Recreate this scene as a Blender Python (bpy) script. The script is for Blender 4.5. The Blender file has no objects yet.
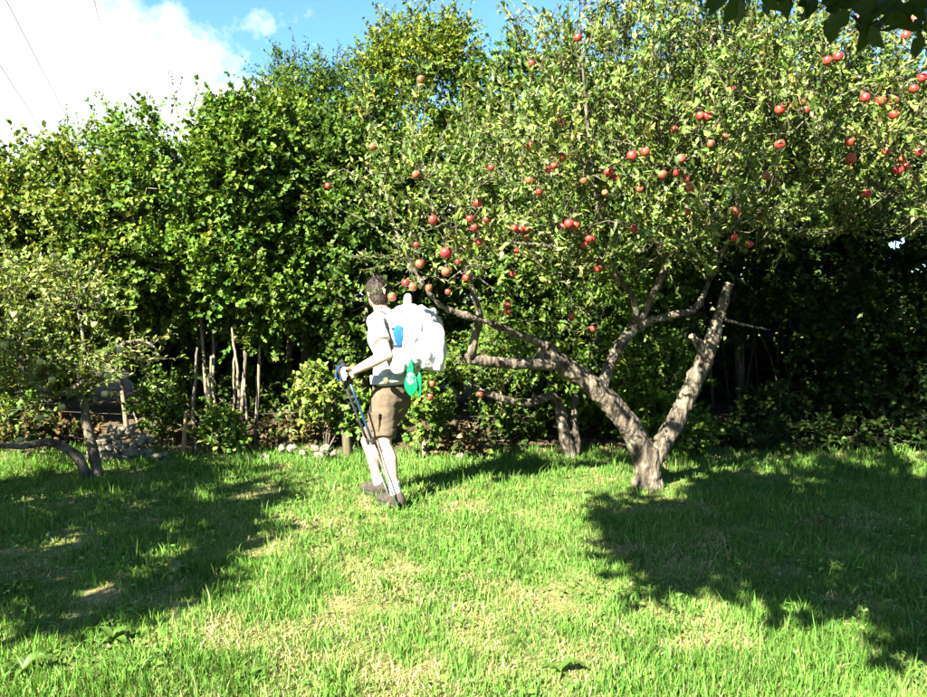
import bpy, bmesh, math
import numpy as np
from mathutils import Vector, Matrix, noise as mnoise

# ------------------------------------------------------------------ scene
S = bpy.context.scene
COL = S.collection
RNG = np.random.default_rng(11)
R = math.radians

# ------------------------------------------------------------------ camera
FPX, CX, CY, CAMZ = 727.0, 463.5, 348.5, 1.6
PITCH = math.atan(51.5 / FPX)
cam = bpy.data.cameras.new('camera')
camo = bpy.data.objects.new('camera', cam)
COL.objects.link(camo)
cam.sensor_width = 36.0
cam.lens = 36.0 * FPX / 927.0
cam.clip_start = 0.05
cam.clip_end = 2000
camo.location = (0, 0, CAMZ)
camo.rotation_euler = (R(90) - PITCH, 0, 0)
S.camera = camo

# ------------------------------------------------------------------ light
SUN_EL, SUN_OFF = R(40), R(38)        # sun stands behind the camera, to the left
LDIR = Vector((math.sin(SUN_OFF) * math.cos(SUN_EL), math.cos(SUN_OFF) * math.cos(SUN_EL), -math.sin(SUN_EL)))
sun = bpy.data.lights.new('sun', 'SUN')
sun.energy = 5.0
sun.angle = R(0.53)
sun.color = (1.0, 0.95, 0.83)
suno = bpy.data.objects.new('sun', sun)
COL.objects.link(suno)
suno.rotation_euler = LDIR.to_track_quat('-Z', 'Y').to_euler()
suno.location = (-6, -8, 10)

def pixdir(px, py):
    u = (px - CX) / FPX
    v = (CY - py) / FPX
    return Vector((u, math.cos(PITCH) + v * math.sin(PITCH), -math.sin(PITCH) + v * math.cos(PITCH)))

world = bpy.data.worlds.new('World')
S.world = world
world.use_nodes = True
wn, wl = world.node_tree.nodes, world.node_tree.links
wn.clear()
out = wn.new('ShaderNodeOutputWorld')
bg = wn.new('ShaderNodeBackground')
bg.inputs['Strength'].default_value = 0.05
sky = wn.new('ShaderNodeTexSky')
sky.sky_type = 'NISHITA'
sky.sun_disc = False
sky.sun_elevation = SUN_EL
sky.sun_rotation = math.atan2(-LDIR.x, -LDIR.y)
sky.altitude = 300
sky.air_density = 1.0
sky.dust_density = 0.6
sky.ozone_density = 2.0
tc = wn.new('ShaderNodeTexCoord')
def wmath(op, a, b=None, clamp=False):
    n = wn.new('ShaderNodeMath'); n.operation = op; n.use_clamp = clamp
    for i, v in enumerate((a, b)):
        if v is None: continue
        if hasattr(v, 'links'): wl.new(v, n.inputs[i])
        else: n.inputs[i].default_value = v
    return n.outputs[0]
def wnoise(scale, detail, rough, off=(0, 0, 0)):
    mp = wn.new('ShaderNodeMapping'); mp.inputs['Location'].default_value = off
    wl.new(tc.outputs['Generated'], mp.inputs['Vector'])
    n = wn.new('ShaderNodeTexNoise')
    n.inputs['Scale'].default_value = scale; n.inputs['Detail'].default_value = detail
    n.inputs['Roughness'].default_value = rough
    wl.new(mp.outputs[0], n.inputs['Vector'])
    return n.outputs['Fac']
d1, d2 = pixdir(164, -6), pixdir(358, 128)
nrm = d1.cross(d2).normalized()
if nrm.dot(pixdir(40, 100)) < 0: nrm = -nrm
dp = wn.new('ShaderNodeVectorMath'); dp.operation = 'DOT_PRODUCT'
wl.new(tc.outputs['Generated'], dp.inputs[0]); dp.inputs[1].default_value = nrm
bank = wmath('MULTIPLY', dp.outputs['Value'], 9.0)
n1 = wmath('SUBTRACT', wnoise(9.0, 9, 0.62, (0.3, 0.1, 0.7)), 0.5)
n2 = wmath('SUBTRACT', wnoise(2.6, 4, 0.5, (3.1, 0.4, 0.2)), 0.47)
cf = wmath('ADD', wmath('ADD', bank, wmath('MULTIPLY', n1, 4.2)), wmath('MULTIPLY', n2, 1.6))
cf = wmath('MULTIPLY', cf, 1.5)
cf = wmath('MINIMUM', wmath('MAXIMUM', cf, 0.0), 1.0)
n3 = wmath('MULTIPLY', wmath('SUBTRACT', wnoise(5.0, 7, 0.65, (1.3, 5.1, 2.2)), 0.56), 2.6, True)
cf = wmath('MAXIMUM', cf, wmath('MULTIPLY', n3, 0.55))
mix = wn.new('ShaderNodeMix'); mix.data_type = 'RGBA'
wl.new(cf, mix.inputs['Factor'])
tint = wn.new('ShaderNodeMix'); tint.data_type = 'RGBA'; tint.blend_type = 'MULTIPLY'
tint.inputs['Factor'].default_value = 1.0
wl.new(sky.outputs[0], tint.inputs['A']); tint.inputs['B'].default_value = (0.64, 0.94, 1.16, 1)
wl.new(tint.outputs['Result'], mix.inputs['A'])
mix.inputs['B'].default_value = (4.2, 4.4, 4.6, 1)
wl.new(mix.outputs['Result'], bg.inputs['Color'])
wl.new(bg.outputs[0], out.inputs['Surface'])

S.render.engine = 'CYCLES'
S.view_settings.view_transform = 'Standard'
S.view_settings.look = 'None'
S.view_settings.gamma = 1.0
S.view_settings.use_curve_mapping = False
S.view_settings.exposure = 2.78
S.cycles.max_bounces = 4
S.cycles.diffuse_bounces = 1
S.cycles.transmission_bounces = 4
S.cycles.transparent_max_bounces = 4

# ------------------------------------------------------------------ helpers
UPV = Vector((0, 0, 1))
def P(px, py, d):
    v = pixdir(px, py)
    v = v * (d / v.y)
    return Vector((v.x, v.y, v.z + CAMZ))

_lat = {}
def vnoise(x, y, scale, seed=0):
    if seed not in _lat: _lat[seed] = np.random.default_rng(1000 + seed).random((64, 64))
    g = _lat[seed]
    x = np.asarray(x, float) / scale + 200; y = np.asarray(y, float) / scale + 200
    xi = np.floor(x).astype(int); yi = np.floor(y).astype(int)
    fx = x - xi; fy = y - yi
    fx = fx * fx * (3 - 2 * fx); fy = fy * fy * (3 - 2 * fy)
    a = g[xi % 64, yi % 64]; b = g[(xi + 1) % 64, yi % 64]
    c = g[xi % 64, (yi + 1) % 64]; d = g[(xi + 1) % 64, (yi + 1) % 64]
    return (a * (1 - fx) + b * fx) * (1 - fy) + (c * (1 - fx) + d * fx) * fy

def sstep(a, b, t):
    t = np.clip((np.asarray(t, float) - a) / (b - a), 0, 1)
    return t * t * (3 - 2 * t)

def ground_z(x, y):
    x = np.asarray(x, float); y = np.asarray(y, float)
    near = np.exp(-((x / 14) ** 2 + ((y - 5) / 14) ** 2))
    z = (vnoise(x, y, 1.7, 1) - 0.5) * 0.05 * near + (vnoise(x, y, 0.55, 2) - 0.5) * 0.022 * near
    z = z + 0.28 * sstep(7.1, 9.0, y) * np.exp(-((x / 60) ** 2))
    z = z + 2.0 * (vnoise(x, y, 60, 3) - 0.5) * sstep(30, 120, np.hypot(x, y))
    return z

def gz(x, y): return float(ground_z(x, y))

def nrmz(a):
    return a / (np.linalg.norm(a, axis=-1, keepdims=True) + 1e-9)

class Buf:
    """collects triangles and quads into one mesh"""
    def __init__(s): s.V = []; s.T = []; s.Q = []; s.C = []; s.n = 0; s.smoothflag = True
    def add(s, V, T=None, Q=None, C=None):
        V = np.asarray(V, float).reshape(-1, 3)
        s.V.append(V)
        if T is not None and len(T): s.T.append(np.asarray(T, int).reshape(-1, 3) + s.n)
        if Q is not None and len(Q): s.Q.append(np.asarray(Q, int).reshape(-1, 4) + s.n)
        if C is not None:
            C = np.asarray(C, float)
            if C.ndim == 1: C = np.tile(C, (len(V), 1))
            s.C.append(C)
        s.n += len(V)
    def mesh(s, name, off=(0, 0, 0), smooth=True):
        V = np.concatenate(s.V) - np.asarray(off, float)
        T = np.concatenate(s.T) if s.T else np.zeros((0, 3), int)
        Q = np.concatenate(s.Q) if s.Q else np.zeros((0, 4), int)
        me = bpy.data.meshes.new(name)
        me.vertices.add(len(V)); me.vertices.foreach_set('co', V.astype(np.float32).ravel())
        li = np.concatenate([T.ravel(), Q.ravel()]).astype(np.int32)
        me.loops.add(len(li)); me.loops.foreach_set('vertex_index', li)
        npoly = len(T) + len(Q)
        me.polygons.add(npoly)
        st = np.concatenate([np.arange(len(T)) * 3, len(T) * 3 + np.arange(len(Q)) * 4]).astype(np.int32)
        me.polygons.foreach_set('loop_start', st)
        me.update(calc_edges=True)
        me.validate()
        if smooth: me.polygons.foreach_set('use_smooth', np.ones(npoly, bool))
        if s.C:
            C = np.concatenate(s.C)
            at = me.color_attributes.new('Col', 'FLOAT_COLOR', 'POINT')
            at.data.foreach_set('color', np.hstack([C, np.ones((len(C), 1))]).astype(np.float32).ravel())
        return me

def tube(buf, pts, rad, sides=8, rough=0.0, cap=True, col=None):
    pts = np.asarray([tuple(p) for p in pts], float); rad = np.asarray(rad, float)
    n = len(pts)
    tg = np.gradient(pts, axis=0) if n > 2 else np.tile(pts[-1] - pts[0], (n, 1))
    tg = nrmz(tg)
    ref = np.array([0.0, 0, 1]) if abs(tg[0][2]) < 0.9 else np.array([1.0, 0, 0])
    u = nrmz(np.cross(tg[0], ref))
    ang = np.arange(sides) * 2 * math.pi / sides
    V = []
    for i in range(n):
        u = nrmz(u - tg[i] * np.dot(u, tg[i]))
        w = np.cross(tg[i], u)
        rr = rad[i] * (1 + (RNG.random(sides) - 0.5) * 2 * rough)
        V.append(pts[i] + np.outer(np.cos(ang) * rr, u) + np.outer(np.sin(ang) * rr, w))
    V = np.concatenate(V)
    a = np.arange(sides); b = (a + 1) % sides
    Q = np.concatenate([np.stack([a + i * sides, b + i * sides, b + (i + 1) * sides, a + (i + 1) * sides], 1) for i in range(n - 1)])
    T = []
    if cap:
        V = np.vstack([V, pts[0], pts[-1]])
        c0, c1 = n * sides, n * sides + 1
        T = np.concatenate([np.stack([b, a, np.full(sides, c0)], 1), np.stack([a + (n - 1) * sides, b + (n - 1) * sides, np.full(sides, c1)], 1)])
    buf.add(V, T, Q, col)

def resample(pts, rad, step):
    """Catmull-Rom through the control points"""
    pts = np.asarray([tuple(p) for p in pts], float); rad = np.asarray(rad, float)
    o, r = [], []
    n = len(pts)
    for i in range(n - 1):
        p0, p1, p2, p3 = pts[max(i - 1, 0)], pts[i], pts[i + 1], pts[min(i + 2, n - 1)]
        k = max(1, int(np.linalg.norm(p2 - p1) / step))
        for j in range(k):
            t = j / k
            o.append(0.5 * (2 * p1 + (p2 - p0) * t + (2 * p0 - 5 * p1 + 4 * p2 - p3) * t * t + (3 * p1 - p0 - 3 * p2 + p3) * t ** 3))
            r.append(rad[i] * (1 - t) + rad[i + 1] * t)
    o.append(pts[-1]); r.append(rad[-1])
    return np.array(o), np.array(r)

def link(name, me, mat=None, parent=None, loc=None):
    o = bpy.data.objects.new(name, me)
    COL.objects.link(o)
    if mat is not None and me is not None:
        if not me.materials: me.materials.append(mat)
    if parent is not None: o.parent = parent
    if loc is not None: o.location = loc
    return o

def tag(o, label=None, cat=None, group=None, kind=None):
    if label: o['label'] = label
    if cat: o['category'] = cat
    if group: o['group'] = group
    if kind: o['kind'] = kind
    return o

def thing(name, label, cat, loc=(0, 0, 0), group=None):
    return tag(link(name, None, loc=loc), label, cat, group)

# ------------------------------------------------------------------ materials
def newmat(name):
    m = bpy.data.materials.new(name); m.use_nodes = True
    n, l = m.node_tree.nodes, m.node_tree.links
    n.clear()
    o = n.new('ShaderNodeOutputMaterial'); b = n.new('ShaderNodeBsdfPrincipled')
    l.new(b.outputs[0], o.inputs['Surface'])
    return m, n, l, b, o

def leafmat(name, rough=0.45, trans=0.3, spec=0.35, tcol=(1.25, 1.15, 0.45)):
    m, n, l, b, o = newmat(name)
    at = n.new('ShaderNodeAttribute'); at.attribute_name = 'Col'
    tcn = n.new('ShaderNodeTexCoord'); nz = n.new('ShaderNodeTexNoise')
    nz.inputs['Scale'].default_value = 60; nz.inputs['Detail'].default_value = 2
    l.new(tcn.outputs['Object'], nz.inputs['Vector'])
    rp = n.new('ShaderNodeMapRange'); rp.inputs['To Min'].default_value = 0.7; rp.inputs['To Max'].default_value = 1.3
    l.new(nz.outputs['Fac'], rp.inputs['Value'])
    mul = n.new('ShaderNodeVectorMath'); mul.operation = 'SCALE'
    l.new(at.outputs['Color'], mul.inputs[0]); l.new(rp.outputs[0], mul.inputs['Scale'])
    l.new(mul.outputs[0], b.inputs['Base Color'])
    b.inputs['Roughness'].default_value = rough
    b.inputs['Specular IOR Level'].default_value = spec
    tr = n.new('ShaderNodeBsdfTranslucent')
    tm = n.new('ShaderNodeVectorMath'); tm.operation = 'MULTIPLY'
    l.new(mul.outputs[0], tm.inputs[0]); tm.inputs[1].default_value = tcol
    l.new(tm.outputs[0], tr.inputs['Color'])
    mx = n.new('ShaderNodeMixShader'); mx.inputs['Fac'].default_value = trans
    l.new(b.outputs[0], mx.inputs[1]); l.new(tr.outputs[0], mx.inputs[2])
    l.new(mx.outputs[0], o.inputs['Surface'])
    return m

def noisemat(name, c1, c2, scale=8, rough=0.8, bump=0.3, bscale=40, stretch=(1, 1, 1), c3=None, c3scale=5, c3thr=0.6, dist=0.01, spec=0.3, contrast=(0.35, 0.65)):
    m, n, l, b, o = newmat(name)
    tcn = n.new('ShaderNodeTexCoord'); mp = n.new('ShaderNodeMapping'); mp.inputs['Scale'].default_value = stretch
    l.new(tcn.outputs['Object'], mp.inputs['Vector'])
    nz = n.new('ShaderNodeTexNoise'); nz.inputs['Scale'].default_value = scale; nz.inputs['Detail'].default_value = 6
    nz.inputs['Roughness'].default_value = 0.65
    l.new(mp.outputs[0], nz.inputs['Vector'])
    cr = n.new('ShaderNodeValToRGB')
    cr.color_ramp.elements[0].position, cr.color_ramp.elements[1].position = contrast
    cr.color_ramp.elements[0].color = (*c1, 1); cr.color_ramp.elements[1].color = (*c2, 1)
    l.new(nz.outputs['Fac'], cr.inputs['Fac'])
    outc = cr.outputs['Color']
    if c3:
        n3 = n.new('ShaderNodeTexNoise'); n3.inputs['Scale'].default_value = c3scale; n3.inputs['Detail'].default_value = 5
        l.new(tcn.outputs['Object'], n3.inputs['Vector'])
        mr = n.new('ShaderNodeMapRange'); mr.inputs['From Min'].default_value = c3thr; mr.inputs['From Max'].default_value = c3thr + 0.12
        l.new(n3.outputs['Fac'], mr.inputs['Value'])
        mx = n.new('ShaderNodeMix'); mx.data_type = 'RGBA'
        l.new(mr.outputs[0], mx.inputs['Factor']); l.new(outc, mx.inputs['A']); mx.inputs['B'].default_value = (*c3, 1)
        outc = mx.outputs['Result']
    l.new(outc, b.inputs['Base Color'])
    b.inputs['Roughness'].default_value = rough
    b.inputs['Specular IOR Level'].default_value = spec
    if bump:
        nb = n.new('ShaderNodeTexNoise'); nb.inputs['Scale'].default_value = bscale; nb.inputs['Detail'].default_value = 5
        l.new(mp.outputs[0], nb.inputs['Vector'])
        bp = n.new('ShaderNodeBump'); bp.inputs['Strength'].default_value = bump; bp.inputs['Distance'].default_value = dist
        l.new(nb.outputs['Fac'], bp.inputs['Height']); l.new(bp.outputs[0], b.inputs['Normal'])
    return m

M = {}
M['leaf'] = leafmat('leaf_green', 0.55, 0.28, 0.16)
M['apple_leaf'] = leafmat('apple_leaf', 0.55, 0.22, 0.2)
M['grass'] = leafmat('grass_blades', 0.6, 0.32, 0.12)
M['dock'] = leafmat('dock_leaf', 0.4, 0.3, 0.4)
M['bark_apple'] = noisemat('apple_bark', (0.035, 0.027, 0.019), (0.165, 0.135, 0.095), 20, 0.9, 1.0, 38, (1, 1, 0.35), (0.22, 0.22, 0.15), 9, 0.58, 0.03, contrast=(.40, .60))
M['bark_hazel'] = noisemat('hazel_bark', (0.11, 0.085, 0.05), (0.27, 0.22, 0.14), 16, 0.85, 0.6, 50, (1, 1, 0.3), (0.16, 0.2, 0.08), 6, 0.62)
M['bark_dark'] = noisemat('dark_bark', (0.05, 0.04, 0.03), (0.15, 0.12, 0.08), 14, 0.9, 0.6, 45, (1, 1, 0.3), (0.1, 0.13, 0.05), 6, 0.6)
M['stem_brown'] = noisemat('stem_brown', (0.22, 0.13, 0.06), (0.36, 0.24, 0.12), 14, .85, .5, 45, (1, 1, .3))
M['cutwood'] = noisemat('sawn_wood', (0.30, 0.21, 0.11), (0.48, 0.37, 0.22), 12, 0.8, 0.2, 60)
M['post'] = noisemat('weathered_post', (0.05, 0.042, 0.022), (0.13, 0.11, 0.06), 12, 0.9, 0.5, 40, (1, 1, 0.15), (0.2, 0.22, 0.09), 8, 0.62)
M['stone'] = noisemat('limestone', (0.22, 0.195, 0.135), (0.50, 0.45, 0.34), 1.6, 0.9, 0.8, 9, (1, 1, 1), (0.12, 0.125, 0.055), 1.1, 0.57, 0.1)
M['wire'] = noisemat('fence_wire', (0.10, 0.08, 0.06), (0.2, 0.17, 0.14), 20, 0.5, 0, 1)
M['cable'] = noisemat('cable', (0.10, 0.10, 0.10), (0.16, 0.16, 0.16), 5, 0.6, 0, 1)

def groundmat():
    m, n, l, b, o = newmat('meadow_ground')
    tcn = n.new('ShaderNodeTexCoord')
    def nz(s, d, r=0.6):
        k = n.new('ShaderNodeTexNoise'); k.inputs['Scale'].default_value = s; k.inputs['Detail'].default_value = d
        k.inputs['Roughness'].default_value = r
        l.new(tcn.outputs['Object'], k.inputs['Vector']); return k.outputs['Fac']
    def ramp(f, stops):
        c = n.new('ShaderNodeValToRGB'); e = c.color_ramp.elements
        e[0].position, e[0].color = stops[0][0], (*stops[0][1], 1)
        e[1].position, e[1].color = stops[-1][0], (*stops[-1][1], 1)
        for p, q in stops[1:-1]:
            k = e.new(p); k.color = (*q, 1)
        l.new(f, c.inputs['Fac']); return c.outputs['Color']
    a = ramp(nz(2.2, 6), [(0.35, (0.07, 0.12, 0.03)), (0.5, (0.14, 0.17, 0.05)), (0.68, (0.30, 0.25, 0.12))])
    s = ramp(nz(38, 6, 0.7), [(0.3, (0.35, 0.3, 0.25)), (0.7, (1.15, 1.15, 1.1))])
    mx = n.new('ShaderNodeMix'); mx.data_type = 'RGBA'; mx.blend_type = 'MULTIPLY'; mx.inputs['Factor'].default_value = 1
    l.new(a, mx.inputs['A']); l.new(s, mx.inputs['B'])
    # bare leaf litter under the hedge
    sx = n.new('ShaderNodeSeparateXYZ'); l.new(tcn.outputs['Object'], sx.inputs[0])
    ad = n.new('ShaderNodeMath'); ad.operation = 'MULTIPLY_ADD'; ad.inputs[1].default_value = 1.6
    l.new(nz(1.5, 5), ad.inputs[0]); l.new(sx.outputs['Y'], ad.inputs[2])
    g1 = n.new('ShaderNodeMapRange'); g1.inputs['From Min'].default_value = 7.7; g1.inputs['From Max'].default_value = 8.1
    l.new(ad.outputs[0], g1.inputs['Value'])
    g2 = n.new('ShaderNodeMapRange'); g2.inputs['From Min'].default_value = 14; g2.inputs['From Max'].default_value = 13
    l.new(sx.outputs['Y'], g2.inputs['Value'])
    gm = n.new('ShaderNodeMath'); gm.operation = 'MULTIPLY'; l.new(g1.outputs[0], gm.inputs[0]); l.new(g2.outputs[0], gm.inputs[1])
    lit = ramp(nz(26, 6, 0.7), [(0.3, (0.03, 0.022, 0.015)), (0.52, (0.07, 0.052, 0.03)), (0.72, (0.15, 0.105, 0.06))])
    m2 = n.new('ShaderNodeMix'); m2.data_type = 'RGBA'
    l.new(gm.outputs[0], m2.inputs['Factor']); l.new(mx.outputs['Result'], m2.inputs['A']); l.new(lit, m2.inputs['B'])
    l.new(m2.outputs['Result'], b.inputs['Base Color'])
    b.inputs['Roughness'].default_value = 0.95
    b.inputs['Specular IOR Level'].default_value = 0.1
    bp = n.new('ShaderNodeBump'); bp.inputs['Strength'].default_value = 0.6; bp.inputs['Distance'].default_value = 0.02
    l.new(nz(60, 6, 0.7), bp.inputs['Height']); l.new(bp.outputs[0], b.inputs['Normal'])
    return m
M['ground'] = groundmat()

# ------------------------------------------------------------------ ground
def axis_samples():
    a = np.concatenate([np.arange(-8, 12.01, 0.16), [14, 17, 21, 27, 36, 50, 75, 110, 170, 260, 400, 600]])
    b = -np.array([10, 13, 17, 23, 32, 46, 70, 110, 170, 260, 400, 600][::-1], float)
    return np.concatenate([b, a])
gx = axis_samples(); gy = axis_samples()
XX, YY = np.meshgrid(gx, gy, indexing='ij')
ZZ = ground_z(XX, YY)
nx, ny = XX.shape
idx = np.arange(nx * ny).reshape(nx, ny)
gb = Buf()
gb.add(np.stack([XX, YY, ZZ], -1).reshape(-1, 3), None,
       np.stack([idx[:-1, :-1], idx[1:, :-1], idx[1:, 1:], idx[:-1, 1:]], -1).reshape(-1, 4))
ground = link('ground', gb.mesh('ground'), M['ground'])
ground['kind'] = 'structure'

# ------------------------------------------------------------------ leaves
HEX_U = np.array([0, .26, .62, 1, .62, .26, .48]); HEX_V = np.array([0, .44, .36, 0, -.36, -.44, 0]); HEX_W = np.array([0, .05, .03, -.10, .03, .05, -.04])
HEX_T = np.array([[6, 1, 0], [6, 2, 1], [6, 3, 2], [6, 4, 3], [6, 5, 4], [6, 0, 5]])
DIA_U = np.array([0, .42, 1, .42, .45]); DIA_V = np.array([0, .48, 0, -.48, 0]); DIA_W = np.array([0, .07, -.08, .07, -.03])
DIA_T = np.array([[4, 1, 0], [4, 2, 1], [4, 3, 2], [4, 0, 3]])

OVL_U = np.array([0, .24, .64, 1, .64, .24]); OVL_V = np.array([0, .46, .38, 0, -.38, -.46]); OVL_W = np.array([.0, .07, .03, -.12, .03, .07])
OVL_T = np.array([[0, 5, 1], [1, 5, 4], [1, 4, 2], [2, 4, 3]])
RHO = (np.array([0, .42, 1, .42]), np.array([0, .5, 0, -.5]), np.array([0, .10, -.06, .10]), np.array([[0, 2, 1], [0, 3, 2]]))
SHAPES = {'rhomb': RHO, 'hex': (HEX_U, HEX_V, HEX_W, HEX_T), 'dia': (DIA_U, DIA_V, DIA_W, DIA_T), 'oval': (OVL_U, OVL_V, OVL_W, OVL_T)}
def leaves(buf, pos, ax, nr, L, W, col, shape='hex'):
    U, Vv, Wv, T = SHAPES[shape]
    n = len(pos); k = len(U)
    ax = nrmz(ax); nr = nrmz(nr - ax * np.sum(nr * ax, 1, keepdims=True)); sd = np.cross(ax, nr)
    L = np.broadcast_to(L, (n,))[:, None, None]; W = np.broadcast_to(W, (n,))[:, None, None]
    curl = (RNG.random((n, 1, 1)) * 1.8 + 0.2)
    V = pos[:, None, :] + ax[:, None, :] * U[None, :, None] * L + sd[:, None, :] * Vv[None, :, None] * W + nr[:, None, :] * Wv[None, :, None] * L * curl
    TT = (T[None] + (np.arange(n) * k)[:, None, None]).reshape(-1, 3)
    buf.add(V.reshape(-1, 3), TT, None, np.repeat(col, k, 0))

def palette(n, cols, weights, jit=0.18):
    cols = np.array(cols); w = np.array(weights, float); w /= w.sum()
    c = cols[RNG.choice(len(cols), n, p=w)]
    c = c * (1 + RNG.normal(0, jit, (n, 1))) * (1 + RNG.normal(0, 0.06, (n, 3)))
    return np.clip(c, 0.004, 0.9)

def blob_points(blobs, n, shell=0.65, front=0.0):
    """points in a union of ellipsoids, denser towards their skins"""
    b = np.array(blobs, float)
    vol = b[:, 3] * b[:, 4] * b[:, 5]
    k = RNG.choice(len(b), n, p=vol ** 0.75 / (vol ** 0.75).sum())
    d = nrmz(RNG.normal(size=(n, 3)))
    fl = (d[:, 1] > 0.2) & (RNG.random(n) < front)
    d[fl, 1] *= -1
    r = np.where(RNG.random(n) < shell, 0.75 + 0.27 * RNG.random(n), RNG.random(n) ** 0.45)
    return b[k, :3] + d * b[k, 3:6] * r[:, None], d

def grow(limbs, attract, minz=0.5, tip=0.004, step=0.13, taper=0.5, wob=0.03):
    """joins every attractor to the nearest branch; returns list of (pts, radii)"""
    pos = np.concatenate([l[0] for l in limbs]); rad = np.concatenate([l[1] for l in limbs])
    ok = pos[:, 2] > minz
    pos, rad = pos[ok], rad[ok]
    cen = pos.mean(0)
    d0 = np.array([np.min(np.linalg.norm(pos - a, axis=1)) for a in attract])
    outp = []
    for a in attract[np.argsort(d0)]:
        dist = np.linalg.norm(pos - a, axis=1) + np.maximum(0, pos[:, 2] - a[2]) * 0.8
        i = int(np.argmin(dist)); p = pos[i]
        k = max(2, int(np.linalg.norm(a - p) / step) + 1)
        t = np.linspace(0, 1, k + 1)[:, None]
        path = p + (a - p) * t + RNG.normal(0, wob, (k + 1, 3)) * (t * (1 - t) * 4) + np.array([0, 0, 1]) * (t * (1 - t)) * np.linalg.norm(a - p) * 0.18
        r0 = min(rad[i] * 0.72, 0.006 + 0.018 * np.linalg.norm(a - p)); r0 = max(r0, tip)
        r = r0 + (tip - r0) * np.linspace(0, 1, k + 1) ** taper
        outp.append((path, r))
        pos = np.concatenate([pos, path[1:]]); rad = np.concatenate([rad, r[1:]])
    return outp

def twigs_leaves(cb, bb, base, outd, ntw, tl, nl, L, asp, cols, wts, upb=0.5, shape='hex', jit=0.18, twig=True, droop=0.0, spread=0.55, avoid=None, barkc=None):
    n = len(base)
    B = np.repeat(base, ntw, 0); O = np.repeat(outd, ntw, 0)
    m = len(B)
    D = nrmz(O * 0.6 + RNG.normal(size=(m, 3)) * 0.65 + np.array([0, 0, upb]))
    ln = tl[0] + (tl[1] - tl[0]) * RNG.random(m) ** 1.4
    B = B + RNG.normal(0, 0.04, (m, 3))
    bend = np.stack([RNG.normal(0, .12, m), RNG.normal(0, .12, m), RNG.normal(-droop, .1, m)], 1)
    if twig:
        w = nrmz(np.cross(D, [0.3, 0.2, 1])); w2 = np.cross(D, w)
        ang = [0, 2.09, 4.19]
        rings = []
        for s, r in ((0, .0035), (1, .0014)):
            c = B + D * (ln * s)[:, None] + bend * (ln * s * s)[:, None]
            rings.append(np.stack([c + w * math.cos(q) * r + w2 * math.sin(q) * r for q in ang], 1))
        V = np.stack(rings, 1).reshape(-1, 3)
        q = []
        for i in range(1):
            for j in range(3):
                k = (j + 1) % 3
                q.append([i * 3 + j, i * 3 + k, (i + 1) * 3 + k, (i + 1) * 3 + j])
        bb.add(V, None, (np.array(q)[None] + (np.arange(m) * 6)[:, None, None]).reshape(-1, 4))
    s = (np.arange(nl)[None, :] + RNG.random((m, nl))) / nl * 0.95 + 0.06
    pos = B[:, None, :] + D[:, None, :] * (ln[:, None] * s)[..., None] + bend[:, None, :] * (ln[:, None] * s * s)[..., None]
    pos = pos.reshape(-1, 3); DD = np.repeat(D, nl, 0)
    N = len(pos)
    ax = nrmz(DD * 0.55 + RNG.normal(size=(N, 3)) * spread + np.array([0, 0, 0.05]))
    nr = np.array([-0.25, -0.35, 0.9]) + RNG.normal(size=(N, 3)) * 0.55 + np.repeat(np.repeat(outd, ntw, 0), nl, 0) * 0.3
    sz = L * (0.6 + 0.6 * RNG.random(N))
    col = palette(N, cols, wts, jit)
    # colour drifts from spray to spray
    col = col * np.repeat(1 + RNG.normal(0, 0.14, (m, 1)), nl, 0)
    col = col * np.repeat(1 + RNG.normal(0, 0.16, (n, 1)), ntw * nl, 0) * np.repeat(np.stack([1 + RNG.normal(0, .09, n), np.ones(n), np.ones(n)], 1), ntw * nl, 0)
    col = np.clip(col, .004, .9)
    keep = np.ones(N, bool)
    if avoid is not None:
        for a, rr in avoid:
            keep &= np.linalg.norm(pos - a, axis=1) > rr
    leaves(cb, pos[keep], ax[keep], nr[keep], sz[keep], (sz * asp)[keep], col[keep], shape)
    return N

def mk_limb(ctrl, step=0.07):
    pts = [P(c[0], c[1], c[2]) for c in ctrl]
    return resample(pts, [c[3] for c in ctrl], step)

TS = bpy.data.scenes.new('workbench')
def remesh(buf, name, vox, smooth=3, disp=None, off=(0, 0, 0), cut=None):
    me = buf.mesh(name)
    ob = bpy.data.objects.new('tmp', me); TS.collection.objects.link(ob)
    md = ob.modifiers.new('r', 'REMESH'); md.mode = 'VOXEL'; md.voxel_size = vox
    if smooth: ms = ob.modifiers.new('s', 'SMOOTH'); ms.iterations = smooth; ms.factor = .5
    TS.view_layers[0].update(); dg = TS.view_layers[0].depsgraph
    m2 = bpy.data.meshes.new_from_object(ob.evaluated_get(dg)); m2.name = name
    bpy.data.objects.remove(ob); bpy.data.meshes.remove(me)
    if disp:
        nv = len(m2.vertices); co = np.empty(nv * 3, np.float32); no = np.empty(nv * 3, np.float32)
        m2.vertices.foreach_get('co', co); m2.vertex_normals.foreach_get('vector', no)
        co = co.reshape(-1, 3); no = no.reshape(-1, 3)
        dd = np.array([disp(Vector(c)) for c in co.tolist()], np.float32)
        m2.vertices.foreach_set('co', (co + no * dd[:, None]).ravel())
    if cut:
        bm = bmesh.new(); bm.from_mesh(m2)
        bmesh.ops.delete(bm, geom=[v for v in bm.verts if cut(v.co)], context='VERTS')
        bm.to_mesh(m2); bm.free()
    m2.transform(Matrix.Translation(-Vector(off)))
    m2.polygons.foreach_set('use_smooth', np.ones(len(m2.polygons), bool)); m2.update()
    return m2
def fold(amp, sx, sy, sz, seed=0.0):
    return lambda p: amp * (mnoise.noise(Vector((p.x * sx + seed, p.y * sy, p.z * sz))) + .5 * mnoise.noise(Vector((p.x * sx * 2.3, p.y * sy * 2.3 + seed, p.z * sz * 2.3))))

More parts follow.
